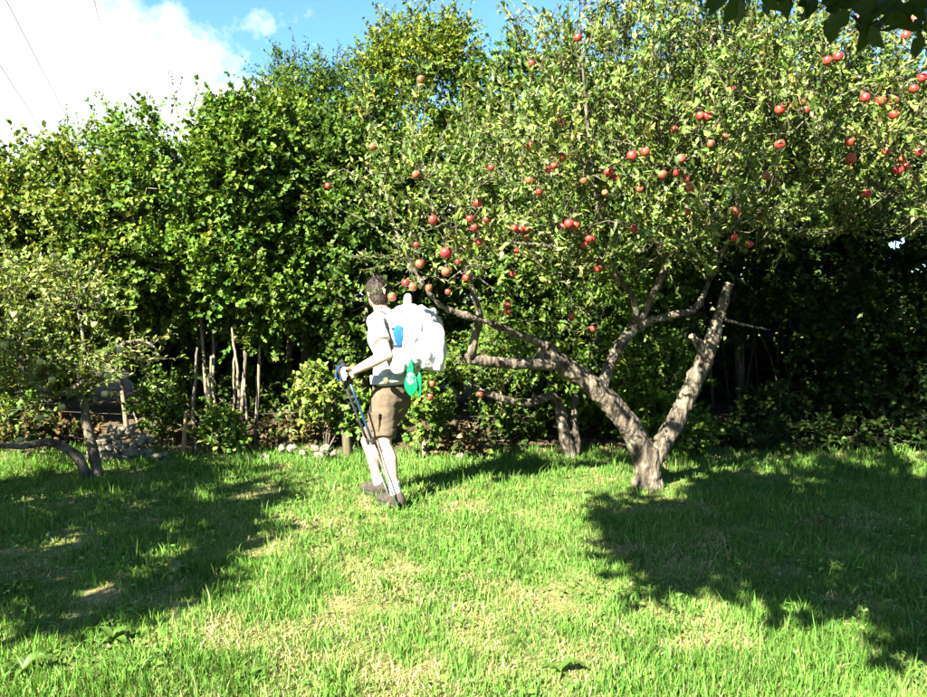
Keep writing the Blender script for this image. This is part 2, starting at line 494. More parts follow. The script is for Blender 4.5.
# ------------------------------------------------------------------ apple tree
ABASE = P(648, 490, 6.03); ABASE.z = gz(ABASE.x, ABASE.y)
L_trunk = mk_limb([(649, 494, 6.03, .135), (648, 484, 6.03, .126), (648, 472, 6.03, .122), (647, 458, 6.03, .122), (648, 446, 6.03, .12)])
L_left = mk_limb([(645, 462, 6.03, .10), (637, 438, 6.0, .106), (616, 409, 5.95, .098), (592, 385, 5.9, .09), (567, 367, 5.85, .083), (550, 357, 5.83, .076), (540, 350, 5.82, .058)])
L_low = mk_limb([(560, 364, 5.84, .055), (545, 364, 5.80, .058), (520, 363, 5.73, .052), (495, 362, 5.66, .05), (470, 359, 5.6, .05), (466, 354, 5.59, .04)])
L_elbow = mk_limb([(471, 358, 5.6, .042), (473, 345, 5.58, .034), (477, 328, 5.55, .03), (480, 316, 5.5, .026), (470, 280, 5.4, .018), (455, 220, 5.3, .010)])
L_upl = mk_limb([(556, 350, 5.84, .045), (535, 341, 5.7, .032), (512, 332, 5.55, .030), (485, 321, 5.45, .028), (460, 314, 5.38, .024), (440, 305, 5.32, .019), (420, 280, 5.25, .014), (398, 235, 5.2, .010), (385, 190, 5.2, .008)])
L_mid = mk_limb([(602, 390, 5.93, .055), (608, 370, 5.94, .052), (620, 344, 5.98, .05), (637, 326, 6.0, .045), (655, 319, 6.0, .036), (678, 314, 6.05, .033), (698, 306, 6.15, .028), (712, 275, 6.3, .024), (750, 205, 6.2, .018), (815, 150, 6.0, .014), (850, 100, 5.8, .010)])
L_midup = mk_limb([(637, 326, 6.0, .036), (648, 305, 5.95, .03), (672, 250, 5.85, .025), (690, 180, 5.75, .02), (705, 100, 5.7, .014), (712, 30, 5.7, .008)])
L_arch = mk_limb([(636, 325, 6.0, .03), (634, 300, 5.9, .027), (615, 275, 5.75, .026), (590, 262, 5.6, .024), (560, 250, 5.45, .02), (536, 245, 5.35, .016), (510, 243, 5.25, .012)])
L_arch2 = mk_limb([(615, 275, 5.75, .024), (600, 220, 5.6, .02), (590, 150, 5.5, .014), (583, 70, 5.45, .009), (580, 15, 5.45, .006)])
L_right = mk_limb([(650, 464, 6.03, .098), (667, 436, 6.05, .09), (682, 408, 6.05, .082), (696, 377, 6.05, .079), (708, 351, 6.05, .074), (716, 325, 6.05, .058), (722, 305, 6.05, .05), (729, 284, 6.05, .043)])
L_stub = mk_limb([(706, 356, 6.02, .05), (700, 345, 5.97, .04), (692, 336, 5.93, .03)])
L_rt = mk_limb([(719, 318, 6.05, .02), (740, 324, 6.1, .013), (770, 330, 6.2, .006)])
APPLE_LIMBS = [L_left, L_low, L_elbow, L_upl, L_mid, L_midup, L_arch, L_arch2, L_right, L_stub, L_rt]
ABLOBS = [tuple(P(*b[:3])) + b[3:] for b in [
    (470, 205, 5.5, .80, .8, .62), (425, 235, 5.4, .50, .55, .42), (400, 165, 5.6, .42, .5, .45), (560, 150, 5.6, .80, .9, .66), (600, 95, 5.7, .75, 1.0, .70),
    (620, 190, 5.5, .95, 1.1, .62), (700, 90, 5.8, 1.0, 1.1, .85), (720, 190, 5.5, .95, 1.1, .62), (700, 15, 5.9, .9, .9, .5),
    (790, 80, 5.8, .95, 1.1, .8), (800, 170, 5.6, .85, 1.1, .6), (880, 120, 5.9, .85, 1.0, .75), (930, 60, 6.0, .8, .9, .6), (880, 200, 5.8, .5, .7, .32),
    (540, 265, 5.4, .55, .6, .25), (470, 280, 5.4, .45, .45, .22), (610, 258, 5.6, .6, .6, .25), (720, 250, 5.8, .45, .5, .25), (590, 30, 5.5, .28, .35, .35), (720, 110, 6.8, 1.0, .8, .8), (830, 110, 6.8, 1.0, .8, .9), (920, 150, 6.7, .9, .8, .8), (640, 170, 6.7, .8, .8, .6), (790, 205, 6.4, .8, .7, .45)]]
APX = [(421, 80), (373, 147), (328, 186), (416, 175), (433, 220), (470, 219), (474, 228), (486, 220), (478, 203), (491, 168), (530, 146), (562, 122), (561, 157), (548, 170), (554, 166),
       (539, 192), (530, 180), (609, 172), (616, 178), (578, 38), (531, 64), (515, 228), (520, 230), (527, 229), (525, 238), (563, 227), (569, 224), (575, 226), (584, 181), (605, 193), (589, 239),
       (859, 19), (915, 21), (906, 36), (827, 61), (838, 57), (731, 90), (790, 106), (801, 103), (806, 110), (780, 110), (865, 98), (881, 101), (894, 101), (894, 115), (914, 89), (922, 78),
       (700, 116), (707, 117), (675, 130), (725, 137), (780, 145), (850, 142), (851, 159), (902, 160), (906, 167), (898, 170), (919, 152), (887, 151), (632, 156), (645, 152), (677, 173), (686, 180), (690, 188),
       (681, 159), (663, 175), (766, 176), (867, 194), (736, 211), (735, 238), (688, 212), (640, 189), (634, 229), (711, 144), (750, 244), (446, 253), (416, 245), (420, 264), (448, 292), (466, 278), (479, 242),
       (507, 306), (508, 312), (513, 274), (516, 251), (584, 245), (591, 240), (593, 329), (458, 262), (429, 288), (406, 283), (413, 287), (572, 316), (598, 268), (563, 241), (446, 272), (392, 297)]

def front_depth(px, py, blobs, default=5.0):
    o = np.array([0, 0, CAMZ]); d = np.array(pixdir(px, py)); d = d / d[1]
    best = None
    for b in blobs:
        c = np.array(b[:3]); r = np.array(b[3:6])
        q = (o - c) / r; e = d / r
        A, Bq, Cq = e @ e, 2 * q @ e, q @ q - 1
        D = Bq * Bq - 4 * A * Cq
        if D > 0:
            t = (-Bq - math.sqrt(D)) / (2 * A)
            if best is None or t < best: best = t
    return best if best else default

apples = []
for px, py in APX:
    dd = front_depth(px, py, ABLOBS, 5.35) + 0.06 + 0.12 * RNG.random()
    apples.append((P(px, py, dd), px, py))

aroot = thing('apple_tree', 'large spreading apple tree with forked grey trunk, sawn limb and red apples', 'tree', ABASE)
def limbpart(name, limb, mat, root, sides=12, rough=0.07, label=None):
    b = Buf(); tube(b, limb[0], limb[1], sides, rough)
    o = link(name, b.mesh(name, root.location), mat, root)
    if label: o['label'] = label
    return o
tbuf = Buf()
for lb in (L_trunk, L_left, L_low, L_right, L_stub, L_upl, L_mid): tube(tbuf, lb[0], lb[1] * .92, 16, 0.04)
for a in range(7):   # root flare
    q = a * .9 + .3; e = Vector((math.cos(q), math.sin(q), 0)); b0 = Vector(ABASE)
    tube(tbuf, [b0 + UPV * .12 + e * .05, b0 + UPV * .03 + e * .09, b0 - UPV * .05 + e * .13], [.06, .045, .03], 8, .05)
def barkd(p):
    return (.010 * mnoise.noise(p * 9) + .009 * mnoise.noise(Vector((p.x * 38, p.y * 38, p.z * 14)))) + .03 * max(0, mnoise.noise(p * 14 + Vector((5, 1, 2))) - .35)
tag(link('trunk', remesh(tbuf, 'trunk', .0125, 1, barkd, ABASE), M['bark_apple'], aroot), 'forked trunk with low level limb and sawn right limb')
for lb in (L_elbow, L_midup, L_arch, L_arch2, L_rt):
    limbpart('limb', lb, M['bark_apple'], aroot, 10, 0.07)
for lb in (L_left, L_right, L_stub):
    b = Buf(); e = lb[0][-1]; t = nrmz(lb[0][-1] - lb[0][-3])
    tube(b, [e - t * 0.004, e + t * 0.006], [lb[1][-1] * 0.93] * 2, 14, 0.04)
    link('cut_face', b.mesh('cut_face', aroot.location, False), M['cutwood'], aroot)

att, ao = blob_points(ABLOBS, 800, 0.55)
ok = att[:, 2] > 1.75
att, ao = att[ok], ao[ok]
aatt = np.array([np.array(a[0]) + np.array([0, 0.02, 0.075]) for a in apples])
br = grow(APPLE_LIMBS, np.vstack([att, aatt]), 1.7, 0.0035)
bb = Buf()
for pth, rr in br: tube(bb, pth, rr, 5, 0.05, False)
cb = Buf()
AP_C = [(0.092, 0.148, 0.022), (0.14, 0.192, 0.038), (0.225, 0.255, 0.10), (0.05, 0.092, 0.014), (0.26, 0.22, 0.045)]
AP_W = [38, 30, 14, 16, 2]
avoid = []
for a, _, _ in apples:
    a = np.array(a); v = nrmz(np.array([0, 0, CAMZ]) - a)
    avoid.append((a, 0.045))
    if RNG.random() < .35: continue
    avoid.append((a + v * 0.09, 0.045)); avoid.append((a + v * 0.18, 0.035))
twigs_leaves(cb, bb, att, ao, 6, (.14, .50), 17, .055, .45, AP_C, AP_W, upb=1.0, spread=.45, shape='dia', avoid=avoid)
twigs_leaves(cb, bb, aatt, nrmz(RNG.normal(size=(len(aatt), 3))), 2, (.08, .2), 8, .06, .47, AP_C, AP_W, upb=0.4, shape='dia', avoid=avoid)
# tall water shoots on top
tp, to = blob_points([ABLOBS[i] for i in (3, 4, 6, 8, 9, 12, 18)], 90, 1.0)
to[:, 2] = np.abs(to[:, 2]); tp[:, 2] += 0.1
twigs_leaves(cb, bb, tp, to, 1, (.35, .75), 20, .06, .42, AP_C, AP_W, upb=2.2, shape='dia', avoid=avoid)
link('branches', bb.mesh('apple_branches', aroot.location), M['bark_apple'], aroot)
link('crown', cb.mesh('apple_crown', aroot.location, False), M['apple_leaf'], aroot)

# apples ---------------------------------------------------------------
def applemat(name, red, blush):
    m, n, l, b, o = newmat(name)
    tcn = n.new('ShaderNodeTexCoord'); oi = n.new('ShaderNodeObjectInfo')
    ad = n.new('ShaderNodeVectorMath'); ad.operation = 'ADD'
    l.new(tcn.outputs['Object'], ad.inputs[0])
    sc = n.new('ShaderNodeVectorMath'); sc.operation = 'SCALE'; sc.inputs[0].default_value = (7, 3, 11)
    l.new(oi.outputs['Random'], sc.inputs['Scale']); l.new(sc.outputs[0], ad.inputs[1])
    nz = n.new('ShaderNodeTexNoise'); nz.inputs['Scale'].default_value = 22; nz.inputs['Detail'].default_value = 5
    l.new(ad.outputs[0], nz.inputs['Vector'])
    cr = n.new('ShaderNodeValToRGB'); cr.color_ramp.elements[0].position = 0.42; cr.color_ramp.elements[1].position = 0.72
    cr.color_ramp.elements[0].color = (*red, 1); cr.color_ramp.elements[1].color = (*blush, 1)
    l.new(nz.outputs['Fac'], cr.inputs['Fac']); l.new(cr.outputs[0], b.inputs['Base Color'])
    b.inputs['Roughness'].default_value = 0.45
    return m
M['apple_red'] = applemat('apple_red', (0.30, 0.016, 0.02), (0.36, 0.09, 0.035))
M['apple_blush'] = applemat('apple_blush', (0.24, 0.04, 0.022), (0.36, 0.16, 0.06))
M['apple_yellow'] = applemat('apple_yellow', (0.34, 0.32, 0.10), (0.44, 0.38, 0.14))
def apple_mesh(name, mat):
    prof = [(0.000, .027), (.006, .029), (.014, .033), (.024, .033), (.033, .024), (.0375, .008), (.036, -.008), (.030, -.022), (.020, -.031), (.010, -.034), (.004, -.031), (0.0, -.028)]
    b = Buf(); sd = 12
    V = [(0, 0, prof[0][1])]
    for r, z in prof[1:-1]:
        for k in range(sd):
            a = k * 2 * math.pi / sd; lob = 1 + (0.03 * math.cos(5 * a) if z < 0 else 0)
            V.append((r * math.cos(a) * lob, r * math.sin(a) * lob, z))
    V.append((0, 0, prof[-1][1])); nr = len(prof) - 2
    T, Q = [], []
    for k in range(sd):
        k2 = (k + 1) % sd
        T.append((0, 1 + k, 1 + k2)); T.append((len(V) - 1, 1 + (nr - 1) * sd + k2, 1 + (nr - 1) * sd + k))
        for i in range(nr - 1): Q.append((1 + i * sd + k, 1 + (i + 1) * sd + k, 1 + (i + 1) * sd + k2, 1 + i * sd + k2))
    b.add(V, T, Q)
    tube(b, [(0, 0, .026), (.002, .001, .045), (.0, .012, .072)], [.0018, .0016, .0018], 5, 0)
    me = b.mesh(name); me.materials.append(mat); me.materials.append(M['bark_dark'])
    for p in me.polygons:
        if max(me.vertices[v].co.z for v in p.vertices) > .034: p.material_index = 1
    return me
AM = {'red': apple_mesh('apple_red', M['apple_red']), 'blush': apple_mesh('apple_blush', M['apple_blush']), 'yellow': apple_mesh('apple_yellow', M['apple_yellow'])}
BLUSH = {(416, 175), (530, 180), (605, 193), (681, 159), (766, 176), (688, 212), (736, 211), (525, 238), (887, 151), (725, 137), (640, 189), (711, 144), (420, 264), (446, 272), (392, 297), (584, 181), (663, 175), (413, 287), (429, 288), (373, 147), (421, 80)}
SPECIAL = {(446, 253): 'largest bright red apple, just above and right of the white pack',
           (578, 38): 'topmost red apple against the blue sky on a tall shoot',
           (328, 186): 'leftmost red apple at the far left edge of the crown',
           (373, 147): 'pinkish apple alone at the upper left edge of the crown',
           (421, 80): 'pinkish apple before the tall pale green tree',
           (531, 64): 'red apple at the top of the crown against dark hedge leaves',
           (562, 122): 'red apple alone below the topmost one, upper middle of crown',
           (530, 146): 'red apple alone left of centre, above the paired apples',
           (731, 90): 'red apple alone high in the middle right of the crown',
           (780, 145): 'red apple alone below the cluster high on the right',
           (867, 194): 'lowest red apple at the right, dark leaves around it',
           (736, 211): 'orange red apple hanging alone above the sawn limb',
           (593, 329): 'lowest red apple, under the crown beside the middle branch',
           (392, 297): 'small pinkish apple right beside the hiker\'s head',
           (859, 19): 'red apple at the top right under the shaded overhanging leaves',
           (850, 142): 'upper red apple of the pair on the right above the lowest one',
           (851, 159): 'lower red apple of the pair on the right above the lowest one'}
def apple_label(px, py, kind):
    if (px, py) in SPECIAL: return SPECIAL[(px, py)]
    for lab, pts in (('red apple in the tight row of apples above the arching branch', ((515, 228), (520, 230), (527, 229), (525, 238))),
                     ('red apple in the trio right of the tight row of apples', ((563, 227), (569, 224), (575, 226))),
                     ('red apple of the pair hanging below the trio of apples', ((584, 245), (591, 240))),
                     ('red apple of the touching pair low down right of the white pack', ((507, 306), (508, 312))),
                     ('red apple of the touching pair high in the middle of the crown', ((700, 116), (707, 117))),
                     ('red apple in the cluster high on the right of the crown', ((790, 106), (801, 103), (806, 110), (780, 110))),
                     ('red apple in the trio at the crown\'s right edge', ((902, 160), (906, 167), (898, 170))),
                     ('red apple of the side by side pair near the crown\'s top right', ((827, 61), (838, 57))),
                     ('red apple of the slanting pair in the middle of the crown', ((609, 172), (616, 178))),
                     ('red apple of the pair just above the sawn right limb', ((735, 238), (750, 244)))):
        if (px, py) in pts: return lab
    side = 'left' if px < 500 else 'middle' if px < 660 else 'right'
    lvl = 'upper' if py < 130 else 'central' if py < 215 else 'lower'
    return ('yellowish red' if kind == 'blush' else 'red') + ' apple, %s %s of the big apple tree' % (lvl, side)
ORD = ['first', 'second', 'third', 'fourth', 'fifth', 'sixth', 'seventh', 'eighth', 'ninth', 'tenth'] + ['%dth' % k for k in range(11, 60)]
labs = {}
for a, px, py in sorted(apples, key=lambda q: q[1]):
    labs.setdefault(apple_label(px, py, 'blush' if (px, py) in BLUSH else 'red'), []).append((px, py))
ALAB = {q: (l if len(v) == 1 else l + ', ' + ORD[i] + ' from left') for l, v in labs.items() for i, q in enumerate(v)}
for a, px, py in apples:
    kind = 'blush' if (px, py) in BLUSH else 'red'
    o = link('apple', AM[kind], None, None, a)
    s = 0.56 + 0.34 * RNG.random()
    if (px, py) == (446, 253): s = 1.1
    o.scale = (s, s, s * (0.92 + 0.1 * RNG.random()))
    o.rotation_euler = (RNG.normal(0, .2), RNG.normal(0, .2), RNG.random() * 6.28)
    tag(o, ALAB[(px, py)], 'apple', 'red apples on the big apple tree')

# ------------------------------------------------------------------ hedge trees
HAZ = ([(0.07, 0.135, 0.014), (0.104, 0.172, 0.019), (0.16, 0.215, 0.032), (0.043, 0.088, 0.010)], [40, 28, 12, 20])
PALE = ([(0.10, 0.155, 0.02), (0.15, 0.198, 0.032), (0.22, 0.245, 0.065), (0.055, 0.098, 0.012)], [38, 28, 14, 20])
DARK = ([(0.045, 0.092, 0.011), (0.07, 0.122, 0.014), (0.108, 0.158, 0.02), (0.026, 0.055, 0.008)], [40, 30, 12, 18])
SHD = ([(0.024, 0.05, 0.008), (0.036, 0.068, 0.010), (0.055, 0.09, 0.014), (0.016, 0.034, 0.006)], [40, 30, 12, 18])  # darker copy of DARK: deep shade at the right put into the leaf colour
YEL = ([(0.10, 0.15, 0.013), (0.145, 0.188, 0.016), (0.18, 0.19, 0.018), (0.058, 0.10, 0.01)], [38, 28, 14, 20])

def auto_blobs(x0, x1, yt, yb, d, lobes=11):
    c = P((x0 + x1) / 2, (yt + yb) / 2, d)
    rx = (x1 - x0) / 2 / FPX * d; rz = (yb - yt) / 2 / FPX * d; ry = min(1.0, rx * 0.95)
    bl = [(c.x, c.y, c.z, rx * 1.0, ry * .95, rz * .92)]
    for i in range(lobes):
        th = RNG.random() * 6.28; ph = RNG.uniform(-0.75, 1.0)
        v = np.array([math.cos(th) * math.cos(ph), math.sin(th) * math.cos(ph), math.sin(ph)])
        if v[1] > 0.5: v[1] *= -1
        s = RNG.uniform(0.28, 0.46)
        r = min(rx, rz)
        bl.append((c.x + v[0] * rx * .92, c.y + v[1] * ry * .8, c.z + v[2] * rz * (1 - s * r / rz * .8), r * s, r * s, r * s * 1.1))
    return bl

def hedge_tree(name, label, stems, box, pal, L=.058, asp=.86, natt=470, ntw=5, nl=12, bark='bark_hazel', shape='rhomb', upb=.35, cat='tree', group=None, spires=0, tl=(.12, .34), droop=.1):
    """stems: list of (px_base, px_top, lean depth, base radius)"""
    x0, x1, yt, yb, d = box
    blobs = auto_blobs(*box)
    bx = P(stems[0][0], 455, stems[0][2]); bz = gz(bx.x, bx.y)
    root = thing(name, label, cat, (bx.x, bx.y, bz), group)
    limbs = []
    for (pb, pt, dd, r) in stems:
        b0 = P(pb, 455, dd); b0.z = gz(b0.x, b0.y) - 0.05
        top = P(pt, yt + (yb - yt) * 0.22, d)
        mid = P(pb + (pt - pb) * .35, yb - 10, dd + (d - dd) * .5)
        m2 = P(pb + (pt - pb) * .7, (yt + yb) / 2, d)
        pts, rr = resample([b0, b0.lerp(mid, .5) + Vector((RNG.normal(0, .03), RNG.normal(0, .03), 0)), mid, m2, top], [r * 1.15, r, r * .85, r * .55, .008], .12)
        limbs.append((pts, rr))
        tb = Buf(); tube(tb, pts, rr, 9, .07)
        link('trunk', tb.mesh('trunk', root.location), M[bark], root)
    att, ao = blob_points(blobs, natt, .85, .8)
    zmin = min(l[0][:, 2].min() for l in limbs)
    br = grow(limbs, att, zmin + .5, .003)
    bb = Buf(); cb = Buf()
    for pth, rr in br: tube(bb, pth, rr, 4, 0, False)
    twigs_leaves(cb, bb, att, ao, ntw, tl, nl, L, asp, *pal, upb=upb, shape=shape, twig=False, droop=droop)
    if spires:
        k = RNG.uniform(x0 + (x1 - x0) * .2, x1 - (x1 - x0) * .2, spires)
        sp = np.array([np.array(P(q, yt + 10 + abs(q - (x0 + x1) / 2) / (x1 - x0) * 90, d)) for q in k])
        twigs_leaves(cb, bb, sp, np.tile([0, 0, 1.0], (spires, 1)), 2, (.3, .55), 26, L * .75, asp * .7, *pal, upb=2.5, shape=shape)
    link('branches', bb.mesh('branches', root.location), M[bark], root)
    link('crown', cb.mesh('crown', root.location, False), M['leaf'], root)
    return root

HEDGE = [
 ('hazel_tree', 'pale green hedge tree at the left edge behind the yellow apple tree', [(8, 15, 8.1, .05), (30, 30, 8.2, .04)], (-95, 72, 160, 400, 8.2), PALE, dict(spires=4)),
 ('hazel_tree', 'pale leafy hedge tree topped by upright shoots under the power lines', [(128, 100, 8.0, .025)], (12, 185, 130, 370, 8.3), PALE, dict(spires=6)),
 ('hazel_tree', 'rounded mid green hedge tree above the clump of pale stems', [(212, 185, 7.6, .02), (226, 190, 7.7, .018)], (100, 262, 106, 352, 8.15), HAZ, dict(spires=4, natt=270)),
 ('maple_tree', 'broad leaved hedge tree right of the rounded one with pale stems below', [(240, 258, 7.6, .02), (254, 270, 7.7, .018)], (192, 322, 98, 355, 8.0), HAZ, dict(natt=500, L=.062)),
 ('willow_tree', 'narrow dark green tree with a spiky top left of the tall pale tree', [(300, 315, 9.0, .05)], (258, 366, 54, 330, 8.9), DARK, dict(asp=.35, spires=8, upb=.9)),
 ('locust_tree', 'yellow green tree top between the rounded and the spiky tree', [(290, 290, 9.3, .04)], (245, 335, 92, 300, 8.6), YEL, dict(L=.06, natt=300)),
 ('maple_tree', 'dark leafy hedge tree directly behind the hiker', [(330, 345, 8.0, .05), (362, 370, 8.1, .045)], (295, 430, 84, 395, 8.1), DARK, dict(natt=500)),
 ('locust_tree', 'tall feathery yellow green tree rising highest above the hedge', [(410, 412, 9.4, .06)], (352, 482, 6, 330, 9.0), YEL, dict(L=.05, asp=.6, natt=620, nl=14, spires=5)),
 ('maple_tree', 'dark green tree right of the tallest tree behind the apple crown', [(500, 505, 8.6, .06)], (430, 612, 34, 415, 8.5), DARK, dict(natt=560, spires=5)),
 ('hazel_tree', 'dense hedge tree seen under the apple crown left of its fork', [(600, 605, 8.2, .05), (588, 590, 8.2, .03)], (535, 690, 110, 445, 8.3), HAZ, dict(natt=560)),
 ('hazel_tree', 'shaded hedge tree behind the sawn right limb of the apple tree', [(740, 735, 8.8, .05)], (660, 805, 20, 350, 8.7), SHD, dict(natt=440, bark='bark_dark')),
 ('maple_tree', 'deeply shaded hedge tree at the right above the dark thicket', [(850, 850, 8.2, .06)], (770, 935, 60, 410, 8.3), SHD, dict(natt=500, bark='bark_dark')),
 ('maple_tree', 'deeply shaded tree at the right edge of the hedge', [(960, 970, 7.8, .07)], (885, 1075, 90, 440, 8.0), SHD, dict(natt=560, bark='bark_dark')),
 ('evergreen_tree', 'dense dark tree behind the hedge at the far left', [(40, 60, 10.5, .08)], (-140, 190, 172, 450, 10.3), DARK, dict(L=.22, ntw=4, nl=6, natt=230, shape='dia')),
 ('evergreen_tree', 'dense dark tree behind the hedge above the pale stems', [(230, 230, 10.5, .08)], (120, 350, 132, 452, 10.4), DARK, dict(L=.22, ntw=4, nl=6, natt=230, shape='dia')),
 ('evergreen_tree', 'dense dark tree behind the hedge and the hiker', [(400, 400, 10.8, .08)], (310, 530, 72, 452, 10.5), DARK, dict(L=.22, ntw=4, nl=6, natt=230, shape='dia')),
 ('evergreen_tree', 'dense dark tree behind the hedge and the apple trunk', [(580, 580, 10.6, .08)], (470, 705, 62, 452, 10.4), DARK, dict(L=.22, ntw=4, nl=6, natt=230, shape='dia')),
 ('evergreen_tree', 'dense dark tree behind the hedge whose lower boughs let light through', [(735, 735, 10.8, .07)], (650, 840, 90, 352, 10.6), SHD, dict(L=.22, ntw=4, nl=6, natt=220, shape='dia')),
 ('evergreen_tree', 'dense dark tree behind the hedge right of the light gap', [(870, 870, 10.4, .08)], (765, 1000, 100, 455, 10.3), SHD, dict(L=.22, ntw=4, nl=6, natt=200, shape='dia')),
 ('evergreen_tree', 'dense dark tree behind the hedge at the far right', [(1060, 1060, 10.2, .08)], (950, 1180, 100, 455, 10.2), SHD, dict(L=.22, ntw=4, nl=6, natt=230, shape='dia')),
 ('hazel_tree', 'hedge tree continuing the hedge beyond the left edge', [(-170, -170, 8.0, .05)], (-270, -70, 150, 430, 8.2), HAZ, dict(natt=120, L=.1)),
 ('hazel_tree', 'hedge tree continuing the hedge beyond the right edge', [(1120, 1120, 7.8, .05)], (1040, 1240, 90, 430, 8.0), DARK, dict(natt=120, L=.1)),
]
for nm, lab, st, box, pal, kw in HEDGE:
    hedge_tree(nm, lab, st, box, pal, group='trees of the hedge', **kw)

# thicket of bare saplings on the right
for i, px in enumerate(sorted(RNG.uniform(690, 935, 26))):
    d = RNG.uniform(8.5, 9.4)
    b0 = P(px, 450, d); b0.z = gz(b0.x, b0.y) - .05
    h = RNG.uniform(1.3, 2.4); lean = RNG.normal(0, .28)
    tb = Buf()
    pts, rr = resample([b0, b0 + Vector((lean * .3, RNG.normal(0, .06), h * .45)), b0 + Vector((lean, RNG.normal(0, .15), h))], [RNG.uniform(.012, .026), .012, .005], .15)
    tube(tb, pts, rr, 6, .06)
    root = thing('sapling', 'thin bare sapling in the dark thicket at right, %s from the left' % ORD[i], 'sapling', (b0.x, b0.y, b0.z + .05), 'bare saplings in the shaded thicket')
    link('trunk', tb.mesh('trunk', root.location), M['bark_dark'], root)

# ------------------------------------------------------------------ other apple trees
def small_tree(name, label, base, limbs, blobs, natt, ntw, nl, pal, L, asp, minz, bark='bark_apple', upb=.4, leafm='apple_leaf', cuts=(), shape='dia', tl=(.12, .34), cat='tree'):
    root = thing(name, label, cat, base)
    for i, lb in enumerate(limbs):
        limbpart('trunk' if i == 0 else 'limb', lb, M[bark], root, 10)
    bb = Buf(); cb = Buf()
    att, ao = blob_points(blobs, natt, .65)
    for pth, rr in grow(limbs, att, minz, .003): tube(bb, pth, rr, 5, .04, False)
    twigs_leaves(cb, bb, att, ao, ntw, tl, nl, L, asp, *pal, upb=upb, shape=shape)
    link('branches', bb.mesh('branches', root.location), M[bark], root)
    link('crown', cb.mesh('crown', root.location, False), M[leafm], root)
    return root
LA_C = ([(0.125, 0.175, 0.028), (0.185, 0.23, 0.05), (0.28, 0.30, 0.11), (0.075, 0.12, 0.018)], [38, 28, 12, 22])
lb0 = P(97, 482, 6.35); lb0.z = gz(lb0.x, lb0.y)
lt1 = mk_limb([(98, 486, 6.35, .055), (97, 470, 6.35, .048), (93, 450, 6.35, .045), (87, 425, 6.35, .042), (84, 395, 6.38, .03), (86, 365, 6.4, .02), (80, 320, 6.45, .012), (66, 270, 6.4, .006)])
lt2 = mk_limb([(90, 484, 6.33, .05), (85, 472, 6.3, .046), (78, 457, 6.28, .044), (66, 448, 6.25, .042), (48, 442, 6.2, .038), (20, 446, 6.15, .03), (-10, 440, 6.1, .026), (-40, 415, 6.05, .02), (-70, 370, 6.0, .012)])
lt3 = mk_limb([(85, 380, 6.32, .024), (60, 395, 6.2, .02), (30, 380, 6.1, .016), (5, 330, 6.0, .01)])
lt4 = mk_limb([(85, 370, 6.3, .022), (110, 350, 6.25, .018), (140, 340, 6.2, .012), (155, 348, 6.15, .008)])
small_tree('yellow_apple_tree', 'small leaning apple tree with pale yellow apples at the left', lb0, [lt1, lt2, lt3, lt4],
           [tuple(P(*b[:3])) + b[3:] for b in [(20, 330, 6.2, .6, .6, .5), (70, 345, 6.2, .42, .45, .40), (0, 290, 6.2, .45, .5, .4), (112, 365, 6.2, .3, .3, .22), (138, 378, 6.3, .26, .3, .16), (-50, 340, 6.1, .6, .6, .6), (30, 395, 6.0, .45, .45, .25), (60, 300, 6.3, .35, .4, .3)]],
           165, 5, 11, LA_C, .054, .5, .75)
YAP = [(4, 345, 'upper left'), (28, 335, 'upper'), (95, 325, 'upper right'), (40, 362, 'central'), (108, 376, 'right'), (62, 407, 'lower'), (40, 418, 'lower left'), (20, 440, 'lowest left'), (15, 315, 'top left'), (52, 380, 'middle'), (120, 350, 'rightmost'), (105, 394, 'lower right')]
for px, py, w in YAP:
    d = 5.62 if py < 400 else 5.9
    o = link('apple', AM['yellow'], None, None, P(px, py, d)); o.scale = (.72, .72, .72)
    o.rotation_euler = (0, 0, RNG.random() * 6)
    tag(o, 'pale yellow apple, %s one on the small leaning apple tree' % w, 'apple', 'yellow apples on the small tree')

bt0 = P(570, 462, 7.1); bt0.z = gz(bt0.x, bt0.y)
bt1 = mk_limb([(571, 468, 7.1, .085), (569, 450, 7.1, .07), (563, 430, 7.1, .06), (559, 405, 7.1, .05), (552, 395, 7.1, .045), (530, 403, 7.05, .042), (500, 398, 6.95, .035), (470, 385, 6.85, .024), (440, 365, 6.8, .014)])
bt2 = mk_limb([(574, 462, 7.1, .05), (577, 440, 7.15, .04), (574, 420, 7.15, .034), (580, 380, 7.2, .026), (600, 330, 7.3, .016)])
small_tree('old_apple_tree', 'old leaning apple tree in shade behind the large apple trunk', bt0, [bt1, bt2],
           [tuple(P(*b[:3])) + b[3:] for b in [(440, 375, 6.9, .4, .4, .3), (500, 360, 7.1, .45, .45, .25), (590, 340, 7.2, .6, .5, .45), (640, 370, 7.3, .45, .4, .4), (540, 370, 7.1, .4, .4, .2)]],
           110, 5, 11, HAZ, .062, .6, .7, leafm='leaf', shape='hex')
for px, py, w in ((432, 384, 'upper'), (430, 397, 'lower'), (480, 395, 'right hand')):
    o = link('apple', AM['blush'], None, None, P(px, py, 6.5)); o.scale = (.85,) * 3
    tag(o, 'small yellowish apple, %s one low behind the hiker by the green bag' % w, 'apple', 'apples on the old tree')

